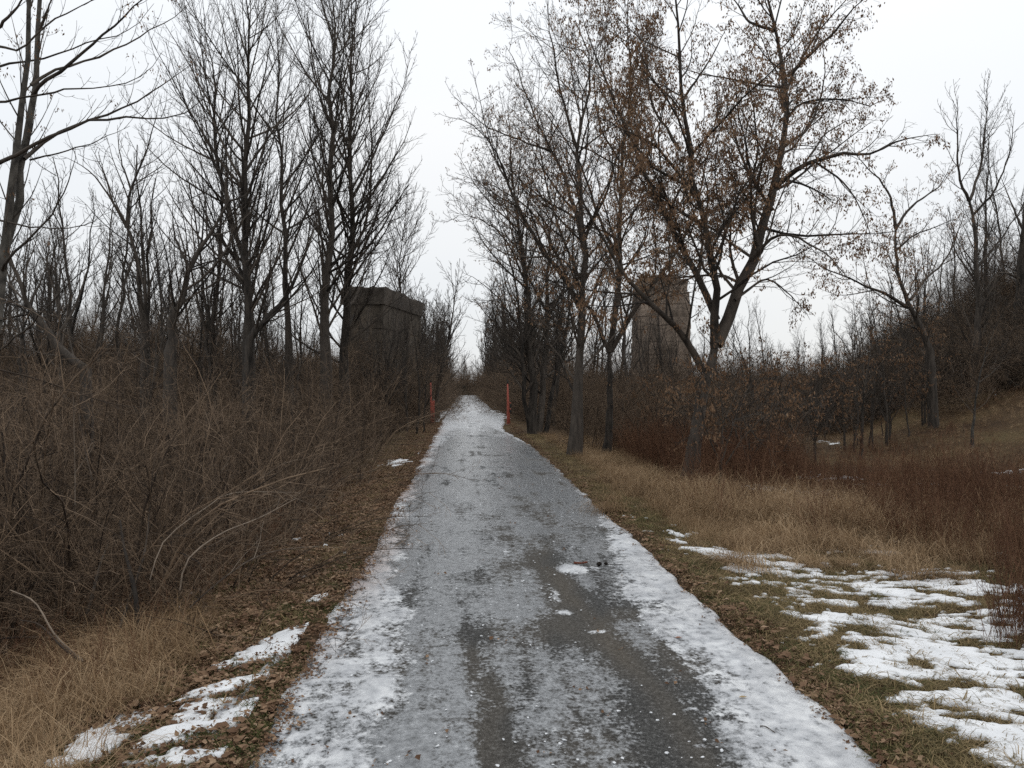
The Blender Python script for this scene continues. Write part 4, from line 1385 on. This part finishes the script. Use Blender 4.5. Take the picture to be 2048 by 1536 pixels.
# dark evergreen closing the far end of the path
ev = empty("evergreen_bush", (-.55, 121, float(terrain(-.55, 121)) - .05))
tag(ev, "small dark evergreen at the far end of the path", "evergreen")
M['needle'] = blade_mat("dark_evergreen_needles", [(.010, .014, .010), (.022, .028, .018), (.04, .045, .03)])
nE = 9000
zz = rng.random(nE) ** 1.1 * 1.6; aa = rng.uniform(0, 6.28, nE); rr = (1.35 * (1 - (zz / 1.8) ** 1.6) + .1) * np.sqrt(rng.random(nE)) * (.85 + .25 * np.sin(zz * 7 + aa * 3))
c = np.stack([np.cos(aa) * rr, np.sin(aa) * rr, zz + .1], -1)
d = nrm(np.stack([np.cos(aa), np.sin(aa), rng.normal(size=nE) * .4 - .2], -1)) * .16
w = nrm(np.cross(d, rng.normal(size=(nE, 3)))) * .025
V = np.stack([c - w, c + w, c + d], 1).reshape(-1, 3)
link("crown", mesh_np("evergreen_crown", V, T=np.arange(nE * 3).reshape(-1, 3), attrs=dict(tint=np.repeat(rng.random(nE), 3))), M['needle'], ev)
V, Q = tube(.06, .02, 0, 1.4); link("trunk", mesh_np("evergreen_trunk", V, Q), M['bark'], ev)

# ------------------------------------------------------------------ scattered ground cover (geometry nodes)
SRC = bpy.data.collections.new("scatter_sources")   # never linked to the scene


def scatter(name, pts, rz, sc, idx, sources, label, tilt=None, kind="stuff"):
    coll = bpy.data.collections.new(name + "_kinds")
    for k, me in enumerate(sources):
        o = bpy.data.objects.new("%s_kind_%02d" % (name, k), me); coll.objects.link(o)
    me = bpy.data.meshes.new(name)
    n = len(pts)
    me.vertices.add(n)
    me.vertices.foreach_set("co", np.ascontiguousarray(pts, np.float32).ravel())
    rot = np.zeros((n, 3), np.float32); rot[:, 2] = rz
    if tilt is not None: rot[:, 0] = tilt[0]; rot[:, 1] = tilt[1]
    a = me.attributes.new("rot", 'FLOAT_VECTOR', 'POINT'); a.data.foreach_set("vector", rot.ravel())
    a = me.attributes.new("scl", 'FLOAT', 'POINT'); a.data.foreach_set("value", np.asarray(sc, np.float32))
    a = me.attributes.new("kindi", 'INT', 'POINT'); a.data.foreach_set("value", np.asarray(idx, np.int32))
    o = link(name, me)
    tag(o, label, kind=kind)
    ng = bpy.data.node_groups.new(name, 'GeometryNodeTree')
    ng.interface.new_socket("Geometry", in_out='INPUT', socket_type='NodeSocketGeometry')
    ng.interface.new_socket("Geometry", in_out='OUTPUT', socket_type='NodeSocketGeometry')
    N, L = ng.nodes, ng.links
    gi, go = N.new("NodeGroupInput"), N.new("NodeGroupOutput")
    ci = N.new("GeometryNodeCollectionInfo"); ci.inputs["Collection"].default_value = coll
    ci.inputs["Separate Children"].default_value = True; ci.inputs["Reset Children"].default_value = True
    iop = N.new("GeometryNodeInstanceOnPoints"); iop.inputs["Pick Instance"].default_value = True

    def named(nm, ty):
        q = N.new("GeometryNodeInputNamedAttribute"); q.data_type = ty; q.inputs["Name"].default_value = nm
        return q.outputs["Attribute"]
    e2r = N.new("FunctionNodeEulerToRotation")
    L.new(named("rot", 'FLOAT_VECTOR'), e2r.inputs[0])
    L.new(gi.outputs[0], iop.inputs["Points"]); L.new(ci.outputs[0], iop.inputs["Instance"])
    L.new(named("kindi", 'INT'), iop.inputs["Instance Index"])
    L.new(e2r.outputs[0], iop.inputs["Rotation"])
    L.new(named("scl", 'FLOAT'), iop.inputs["Scale"])
    L.new(iop.outputs[0], go.inputs[0])
    md = o.modifiers.new("scatter", 'NODES'); md.node_group = ng
    return o


def blades(n, rad, hmin, hmax, bend, width, mat, lean=(0, 0), flat=0.0, segs=3):
    """tuft of bent blades"""
    a = rng.uniform(0, 6.28, n); r = rad * np.sqrt(rng.random(n))
    p = np.stack([np.cos(a) * r, np.sin(a) * r, np.full(n, -.01)], -1)
    az = rng.uniform(0, 6.28, n)
    out = np.stack([np.cos(az), np.sin(az), np.zeros(n)], -1) * (flat + rng.random(n)[:, None] * .5) + np.array([lean[0], lean[1], 0])
    d = nrm(out + np.array([0, 0, 1.0]))
    H_ = rng.uniform(hmin, hmax, n)
    side = nrm(np.cross(d, np.array([0, 0, 1.0]) + 1e-3)) * width * rng.uniform(.6, 1.3, n)[:, None]
    pts = [p]
    for s in range(segs):
        d = nrm(d + out * bend * .6 + rng.normal(size=(n, 3)) * .12 + np.array([0, 0, -bend * (s + 1) * .45]))
        pts.append(pts[-1] + d * (H_ / segs)[:, None])
    rows = []
    for s, q in enumerate(pts):
        w = side * (1 - s / segs * .9)
        rows += [q - w, q + w]
    V = np.stack(rows, 1).reshape(-1, 3)
    k = 2 * (segs + 1)
    b = np.arange(n)[:, None] * k
    Q = np.concatenate([np.stack([b[:, 0] + 2 * s, b[:, 0] + 2 * s + 1, b[:, 0] + 2 * s + 3, b[:, 0] + 2 * s + 2], -1) for s in range(segs)])
    me = mesh_np("tuft", V, Q, attrs=dict(tint=np.repeat(rng.random(n), k)))
    me.materials.append(mat)
    return me


def leaves(n, rad, size, mat, flatz=.012):
    a = rng.uniform(0, 6.28, n); r = rad * np.sqrt(rng.random(n))
    c = np.stack([np.cos(a) * r, np.sin(a) * r, rng.random(n) * flatz], -1)
    az = rng.uniform(0, 6.28, n)
    L_ = size * rng.uniform(.5, 1.2, n)
    t = nrm(np.stack([np.cos(az), np.sin(az), rng.normal(size=n) * .35], -1))
    s = nrm(np.cross(t, nrm(np.array([0, 0, 1.0]) + rng.normal(size=(n, 3)) * .35)))
    W_ = (L_ * rng.uniform(.25, .5, n))[:, None]; L_ = L_[:, None]
    up = np.array([0, 0, 1.0])
    V = np.stack([c - t * L_ * .5, c - t * L_ * .1 - s * W_ + up * W_ * .35, c + t * L_ * .5 + up * L_ * .1, c - t * L_ * .05 + s * W_ + up * W_ * .45, c + up * .0], 1)
    k = 5; b = np.arange(n) * k
    T = np.concatenate([np.stack([b, b + 1, b + 4], -1), np.stack([b + 1, b + 2, b + 4], -1), np.stack([b + 2, b + 3, b + 4], -1), np.stack([b + 3, b, b + 4], -1)])
    me = mesh_np("leaves", V.reshape(-1, 3), T=T, attrs=dict(tint=np.repeat(rng.random(n), k)), smooth=False)
    me.materials.append(mat)
    return me


def weed_mesh(n, H, mat):
    K = 5
    b = rng.normal(size=(n, 2)) * .12
    d = nrm(np.stack([rng.normal(size=n) * .18, rng.normal(size=n) * .18, np.ones(n)], -1))
    P = np.empty((n, K, 3)); P[:, 0, :2] = b; P[:, 0, 2] = -.03
    L_ = H * rng.uniform(.6, 1.15, n)
    for q in range(1, K):
        d = nrm(d + rng.normal(size=(n, 3)) * .06); P[:, q] = P[:, q - 1] + d * (L_ / (K - 1))[:, None]
    R = np.full((n, K), .0028) * (1 - np.linspace(0, 1, K) * .5)
    B = Branches(); B.add(P, R, 3)
    C1, R1 = spawn(P, R, 9, .6, .28, K=3, up=.1, wig=.1, t0=.3, rmin=.0016, maxlen=.25, minlen=.06); B.add(C1, R1, 3)
    C2, R2 = spawn(C1, R1, 12, .7, .4, K=2, up=.1, wig=.1, t0=.2, rmin=.0018, maxlen=.08, minlen=.03); B.add(C2, R2, 3)
    me = B.mesh("weed"); me.materials.append(mat)
    return me


def pick(n, xr, yr, prob, ypow=1.0):
    """random ground points, denser near the camera, kept by a probability field"""
    y = yr[0] + (yr[1] - yr[0]) * rng.random(n) ** ypow
    x = rng.uniform(xr[0], xr[1], n)
    k = rng.random(n) < prob(x, y)
    x, y = x[k], y[k]
    drop = (y > 11) & (rng.random(len(x)) < .85)
    drop[drop] = snow_field(x[drop], y[drop]) > -.05
    x, y = x[~drop], y[~drop]
    inside = (x > -.8 * y - 1.5) & (x < 1.05 * y + 1.5)
    x, y = x[inside], y[inside]
    return x, y, terrain(x, y)


def scat(name, xyz, srcs, s0, s1, label, tilt=.15):
    x, y, z = xyz
    n = len(x)
    print(name, n)
    scatter(name, np.stack([x, y, z], -1), rng.uniform(0, 6.28, n), rng.uniform(s0, s1, n), rng.integers(0, len(srcs), n), srcs, label,
            tilt=(rng.normal(size=n) * tilt, rng.normal(size=n) * tilt))


# verge grass
vg = [blades(40, .10, .06, .15, .9, .0018, M['grass_short'], flat=.5) for _ in range(4)]
gg = [blades(34, .09, .06, .14, .9, .0019, M['grass_green'], flat=.5) for _ in range(3)]


def snow_here(x, y): return snow_field(x, y) > .0


def p_verge_r(x, y):
    d = x - (PATH_R + .02)
    p = sstep(0, .12, d) * sstep(1.6 + .12 * y, .5, d)
    return np.where(snow_here(x, y), .30 * p, p)


def p_verge_l(x, y):
    d = (PATH_L - .08) - x
    p = sstep(.0, .25, d) * sstep(2.0, .6, d)
    return np.where(snow_here(x, y), .05 * p, p) * (.35 + .65 * sstep(.45, .6, fbm(x * 1.6, y * 1.6, 111, 3)))


def green_p(x, y):
    return sstep(.50, .62, fbm(x * 1.9 + 9, y * 1.9, 121, 3)) * sstep(16, 7, y)


scat("grass", pick(15000, (1.7, 5), (3, 26), lambda x, y: p_verge_r(x, y), 1.7), vg, .7, 1.3, "short olive brown grass fringing the right edge of the path")
scat("grass", pick(12000, (-3.2, -.85), (3, 30), lambda x, y: p_verge_l(x, y), 1.9), vg, .6, 1.15, "short brown grass fringing the left edge of the path")
scat("grass", pick(8000, (1.75, 7.5), (3, 12), lambda x, y: np.where(snow_here(x, y), .02, 1) * green_p(x, y), 1.5), gg, .6, 1.15, "green tufts among the snow right of the path")
scat("grass", pick(4500, (-2.6, -.95), (3, 9), lambda x, y: np.where(snow_here(x, y), .02, 1) * np.maximum(green_p(x + 3, y), .5 * sstep(6, 4.5, y)), 1.5), gg, .6, 1.1, "green tufts beside the snow patches on the left verge")
# matted grass between the snow patches
scat("grass", pick(19000, (2.1, 11), (3, 13), lambda x, y: np.where(snow_field(x, y) > .35, .06, np.where(snow_here(x, y), .35, .95)) * sstep(2.1, 2.5, x), 1.4), vg, .7, 1.35, "matted dead grass showing between the snow patches")
# tall dry grass
tg = [blades(46, .20, .30, .85, .50, .0024, M['grass_tall'], lean=(l, .1), segs=4) for l in (.25, .1, .35, -.1)]
tgs = [blades(34, .14, .16, .38, .5, .0021, M['grass_tall'], lean=(l, .1), segs=3) for l in (.25, .1, -.1)]


def p_tall_r(x, y):
    edge_ = 9.2 - .34 * (x - 2.6)
    k = sstep(edge_ - .1, edge_ + .9, y + .8 * (vnoise(x * 1.3, y, 131) - .5)) * sstep(2.35, 3.0, x) * sstep(12.8, 11.2, y)
    return k * (.04 + .96 * sstep(.47, .56, fbm(x * 1.2, y * 1.5, 133, 3)))


scat("tall_grass", pick(9500, (2.3, 15), (7.5, 14), p_tall_r), tg, .5, 1.2, "tall blond dry grass behind the snowy strip")
scat("tall_grass", pick(4200, (2.3, 4.5), (8, 26), lambda x, y: sstep(2.2, 2.6, x) * sstep(4.4, 3.2, x - .02 * y), 1.3), tgs, .4, .85, "knee high dry grass between the right verge and the trunks")
scat("tall_grass", pick(14000, (5, 32), (14, 32), lambda x, y: sstep(8, 12, x + .25 * (y - 14)) * (.3 + .7 * sstep(.40, .6, fbm(x * .4, y * .4, 137, 3)))), tgs, .3, .65, "pale dry grass covering the open field and slope")


def p_tall_l(x, y):
    return sstep(-1.45, -1.75, x + .1 * (y - 4)) * sstep(6.4, 5.0, y) * sstep(-4.2, -3.2, x) * np.where(snow_field(x, y) > -.35, .03, 1)


scat("tall_grass", pick(2600, (-4.2, -1.4), (2.8, 6.4), p_tall_l), tgs + tg[:1], .5, .95, "golden dry grass leaning over the bottom left verge")
# big leaning tussocks
tk = [blades(260, .24, .45, .95, .55, .0026, M['grass_tall'], lean=(l, .05), flat=.25, segs=5) for l in (.45, .3, -.3)]
tp = []
for (px, py, n_, sx, sy) in [(1700, 1075, 16, 110, 34), (1450, 1040, 14, 120, 30), (1300, 990, 10, 60, 25), (1880, 1120, 14, 120, 30), (1560, 1110, 8, 80, 18), (2000, 1060, 8, 60, 30), (1230, 960, 6, 30, 10)]:
    for _ in range(n_):
        q = hit(px + rng.normal() * sx * .6, py + rng.normal() * sy * .6); tp.append(q)
tp = np.array(tp)
scatter("tussocks", tp, rng.uniform(-.7, .7, len(tp)), rng.uniform(.45, .95, len(tp)), rng.integers(0, 3, len(tp)), tk, "leaning blond grass tussocks behind the snowy strip")
tp = np.array([hit(px + rng.normal() * 14, py + rng.normal() * 8) for px, py in ((230, 1330), (150, 1390), (60, 1440), (280, 1310), (330, 1270), (20, 1500), (100, 1460), (400, 1230))])
scatter("tussocks", tp, rng.uniform(-.7, .7, len(tp)), rng.uniform(.35, .6, len(tp)), rng.integers(0, 3, len(tp)), tk, "golden grass tussocks spilling down the lower left bank")
# rust weeds
wd = [weed_mesh(m_, h_, M['weed']) for m_, h_ in ((12, .9), (9, .7), (14, .6), (7, 1.05))]


def p_weed(x, y):
    a = .8 * sstep(2.9, 3.6, x - .03 * y) * sstep(12.0, 14.5, y) * sstep(6.2, 4.4, x - .1 * y) * sstep(24, 19, y)
    b = sstep(5.2, 6.4, x) * sstep(7.8, 9.5, y + .3 * (x - 6)) * sstep(14.0, 11.5, y) * (.25 + .75 * sstep(.42, .56, fbm(x * .9, y * .9, 147, 3)))
    c = .07 * sstep(2.5, 3.0, x) * sstep(8.2, 9.2, y) * sstep(14, 12, y)
    b = np.maximum(b, c)
    return np.maximum(a * (.3 + .7 * sstep(.38, .6, fbm(x * .6, y * .6, 141, 3))), b * .9)


scat("weeds", pick(7500, (3, 12), (8, 26), p_weed), wd, .5, 1.15, "rust brown dead weeds round the right hand trunks and field edge")
scat("weeds", pick(14000, (5, 32), (12.2, 32), lambda x, y: np.maximum(.4 * sstep(.50, .62, fbm(x * .35 + 5, y * .35, 143, 3)), .8 * sstep(19, 16, y))), wd, .2, .42, "low reddish weeds speckling the open field")
wp = []
for _ in range(250):
    q_ = rng.random() ** .75
    wp.append(hit(1640 + 450 * q_, rng.uniform(975, 1060 + 110 * q_)))
for _ in range(260):
    wp.append(hit(rng.uniform(2090, 2700), rng.uniform(960, 1170)))
for _ in range(26):
    wp.append(hit(rng.uniform(1990, 2110), rng.uniform(1240, 1300)))
wp = np.array(wp)
scat("weeds", (wp[:, 0], wp[:, 1], wp[:, 2]), wd, .4, .9, "tall rust brown weeds standing at the right picture edge", .12)
# bottom-left undergrowth below the shrubs
scat("weeds", pick(2200, (-8, -1.7), (4.4, 14), lambda x, y: sstep(-1.6, -2.2, x) * .6, 1.2), wd, .25, .6, "dead brown weeds under the left thicket")
# leaf litter
lf = [leaves(40, .11, .021, M['litter']) for _ in range(4)] + [leaves(9, .10, .044, M['litter'], .03), leaves(5, .10, .055, M['litter'], .03)]


def p_lit(x, y):
    dl = (PATH_L - .02) - x; dr = x - (PATH_R - .02)
    d = np.where(x < 0, dl, dr)
    wdt = np.where(x < 0, 1.4, .25)
    p = sstep(-.10, .06, d) * sstep(wdt, wdt * .35, d)
    return np.where(snow_here(x, y) & (x < PATH_L - .2), .08 * p, p)


scat("leaf_litter", pick(26000, (-3, 2.5), (3, 34), p_lit, 1.8), lf, .6, 1.2, "brown fallen leaves drifted along both edges of the path", .1)
scat("leaf_litter", pick(9000, (-6, -1.4), (4, 16), lambda x, y: np.full_like(x, .8), 1.3), lf, .8, 1.4, "brown leaf litter under the left thicket", .1)
# leaves frozen onto the left edge of the ice
one = [leaves(3, .06, .03, M['litter'], .006) for _ in range(4)]


def p_on_ice(x, y):
    d = x - (PATH_L - .35)
    return sstep(.55, .0, d) * sstep(.40, .62, fbm(x * 3, y * 1.8, 151, 3) + .1) + .012


x, y, z = pick(5200, (PATH_L - .35, PATH_R), (2.9, 14), p_on_ice, 1.7)
scat("leaf_litter", (x, y, np.full_like(x, .010)), one, .5, 1.1, "scraps of leaf frozen onto the ice of the path", .1)

# ice crumbs
def crumb(seed, r=.0062):
    V, Q = lumpy(5, r, seed, .38, .9)
    me = mesh_np("ice_crumb", V, Q); me.materials.append(M['ice'])
    return me


x, y, z = pick(1150, (PATH_L, PATH_R), (3, 14), lambda x, y: .3 + .7 * sstep(.5, .7, fbm(x * 2, y * 2, 161, 3)), 1.5)
scat("ice_crumbs", (x, y, np.full_like(x, .008)), [crumb(k) for k in range(4)], .25, 1.5, "white crumbs of broken ice strewn on the path")

# far woodland
ft = np.array(FAR_TREES)
fm = [next(ch.data for ch in p.children if ch.name.startswith('crown')) for p in far_protos]
tm_ = [next(ch.data for ch in p.children if ch.name.startswith('trunk')) for p in far_protos]
st_ = rng.bit_generator.state
rz_ = rng.uniform(0, 6.28, len(ft)); ki_ = rng.integers(0, 2, len(ft))
fp_ = np.stack([ft[:, 0], ft[:, 1], terrain(ft[:, 0], ft[:, 1])], -1)
scatter("far_trees", fp_, rz_, ft[:, 2], ki_, fm, "crowns of the distant bare trees merging at the far end of the path")
scatter("far_tree_trunks", fp_, rz_, ft[:, 2], ki_, tm_, "trunks of the distant bare trees merging at the far end of the path")
y = rng.uniform(122, 150, 160); x = rng.uniform(-12, 12, 160)
END_BRUSH = (x, y)
shrub_me = [{ch.name.split('.')[0]: ch.data for ch in s_.children}['twigs'] for s_ in shrubs]


def scrub_stuff(name, x, y, s0, s1, label, src=None):
    n = len(x)
    src = src or shrub_me
    scatter(name, np.stack([x, y, terrain(x, y) - .05], -1), rng.uniform(0, 6.28, n), rng.uniform(s0, s1, n), rng.integers(0, len(src), n), src, label)


scrub_stuff("scrub", END_BRUSH[0], END_BRUSH[1], 1.2, 2.2, "dim brown scrub closing the far end of the path")
y = 34 + 88 * rng.random(330); x = -(2.3 + 3.6 * rng.random(330) ** 1.3)
scrub_stuff("scrub", x, y, .8, 1.7, "brown scrub crowding the left of the far path")
y = 33 + 88 * rng.random(330); x = 3.1 + 3.6 * rng.random(330) ** 1.3
scrub_stuff("scrub", x, y, .8, 1.6, "brown scrub crowding the right of the far path")
y = rng.uniform(30.5, 44, 260); px = rng.uniform(1470, 1900, 260); x = (px - 928) / F_PX * y
scrub_stuff("scrub", x, y, .45, 1.15, "dark scrub on the rim of the right field", dark_shrub_me + shrub_me[:1])
y = rng.uniform(26.5, 42, 460); px = rng.uniform(1830, 2620, 460); x = (px - 928) / F_PX * y
kk = (terrain(x, y) > .5)
scrub_stuff("scrub", x[kk], y[kk], .5, 1.4, "dark tangled scrub covering the mound at the right", dark_shrub_me + shrub_me)
wood_me = []
for k in (1, 3, 5):
    parts = {ch.name.split('.')[0]: ch.data for ch in protos[k].children}
    wood_me.append(parts['crown'])
n = 420
y = rng.uniform(120, 260, n); x = rng.uniform(-.75, .85, n) * y
keep = (np.abs(x - .0) > 9) | (y > 135)
x, y = x[keep], y[keep]
scatter("far_woodland", np.stack([x, y, terrain(x, y) - .5], -1), rng.uniform(0, 6.28, len(x)), rng.uniform(.55, .95, len(x)) * np.where(np.abs(x) < 12, .72, 1),
        rng.integers(0, 3, len(x)), wood_me, "far off grey wood closing the horizon")
n = 2600
y = 38 + 150 * rng.random(n) ** 1.3; x = rng.uniform(-.7, .8, n) * y
keep = (np.abs(x - .5) > 4.5) | (y > 124)
x, y = x[keep], y[keep]
scatter("far_brush", np.stack([x, y, terrain(x, y)], -1), rng.uniform(0, 6.28, len(x)), rng.uniform(1.0, 1.7, len(x)),
        rng.integers(0, 4, len(x)), shrub_me, "low brown brush filling the ground before the far wood")

# ------------------------------------------------------------------ things lying on the path
def stick(name, label, pts, r0, r1, mat, cat="twig", sides=7, k=10):
    w = np.array(pts, float); P = resample(w, k)[None]
    R = np.linspace(r0, r1, k)[None] * rng.uniform(.8, 1.2, (1, k))
    base = P[0, 0].copy()
    B = Branches(); B.add(P - base, R, sides)
    o = link(name, B.mesh(name), mat, None, base)
    tag(o, label, cat)
    return o


M['rust_stick'] = wood_mat("wet_red_brown_bark", (.015, .010, .008), (.15, .05, .03), 30, (1, 1, 1), bumpd=.004)
M['soil_clod'] = concrete_mat("wet_black_soil", (.02, .016, .013), (.008, .007, .006))
g = hit(1148, 1137)[:2]; g2 = hit(1175, 1138)[:2]
stick("broken_stick", "short red brown stick with dark ends lying on a white ice plate", [(g[0], g[1], .02), ((g[0] + g2[0]) / 2, g[1] - .03, .024), (g2[0], g2[1] + .02, .026)], .010, .008, M['rust_stick'], "stick")
for px, lab in ((1199, "larger left clod of wet black soil on the path ice"), (1212, "smaller right clod of wet black soil on the path ice")):
    g = hit(px, 1139)
    V, Q = lumpy(8, .024 if px < 1205 else .019, px, .7, .5)
    o = link("soil_clod", mesh_np("soil_clod", V, Q), M['soil_clod'], None, (g[0], g[1], .022)); tag(o, lab, "clod")
g = hit(1216, 1139)[:2]; g2 = hit(1246, 1140)[:2]
stick("thin_twig", "thin straight twig lying beside the black clods", [(g[0], g[1], .014), ((g[0] + g2[0]) / 2, g[1], .015), (g2[0], g2[1], .014)], .0035, .003, M['twig'])
g = hit(1520, 1473)[:2]; g2 = hit(1550, 1485)[:2]
stick("thin_twig", "small dark twig frozen on the white ice in the lower right", [(g[0], g[1], .016), ((g[0] + g2[0]) / 2, g[1] - .01, .018), (g2[0], g2[1], .015)], .003, .002, M['twig'])
for px, py, lab, c in ((1357, 1290, "single orange brown leaf on the white ice right of the tracks", (.36, .14, .06)), (1486, 1413, "single yellowish leaf on the white ice near the right edge", (.42, .30, .14))):
    g = hit(px, py)
    s = .022
    prof = [(-1, 0), (-.6, .32), (-.1, .5), (.35, .42), (.7, .2), (1.15, 0), (.7, -.2), (.3, -.44), (-.15, -.48), (-.65, -.3)]
    V = np.array([(a * s, b * s, .003 + .006 * abs(b)) for a, b in prof] + [(0, 0, .001)])
    T = np.array([(i, (i + 1) % 10, 10) for i in range(10)])
    m, nt, N, L, b = new_mat("fallen_leaf_%d" % px)
    tcn = N.new("ShaderNodeTexCoord"); nn = noise(N, L, 60, 3, tcn.outputs["Object"]); rr_ = ramp(N, [(.3, tuple(v * .6 for v in c)), (.7, c)])
    L.new(nn.outputs["Fac"], rr_.inputs[0]); L.new(rr_.outputs[0], b.inputs["Base Color"]); b.inputs["Roughness"].default_value = .7
    o = link("fallen_leaf", mesh_np("fallen_leaf", V, T=T, smooth=False), m, None, (g[0], g[1], .014)); tag(o, lab, "leaf")

tot = 0
seen = set()
for o in SC.objects:
    if o.type == 'MESH' and o.data.name not in seen:
        seen.add(o.data.name); tot += sum(len(p) - 2 for p in [()]) if False else (len(o.data.loops) - 2 * len(o.data.polygons))
print("triangles (unique meshes):", tot, "objects:", len(SC.objects))
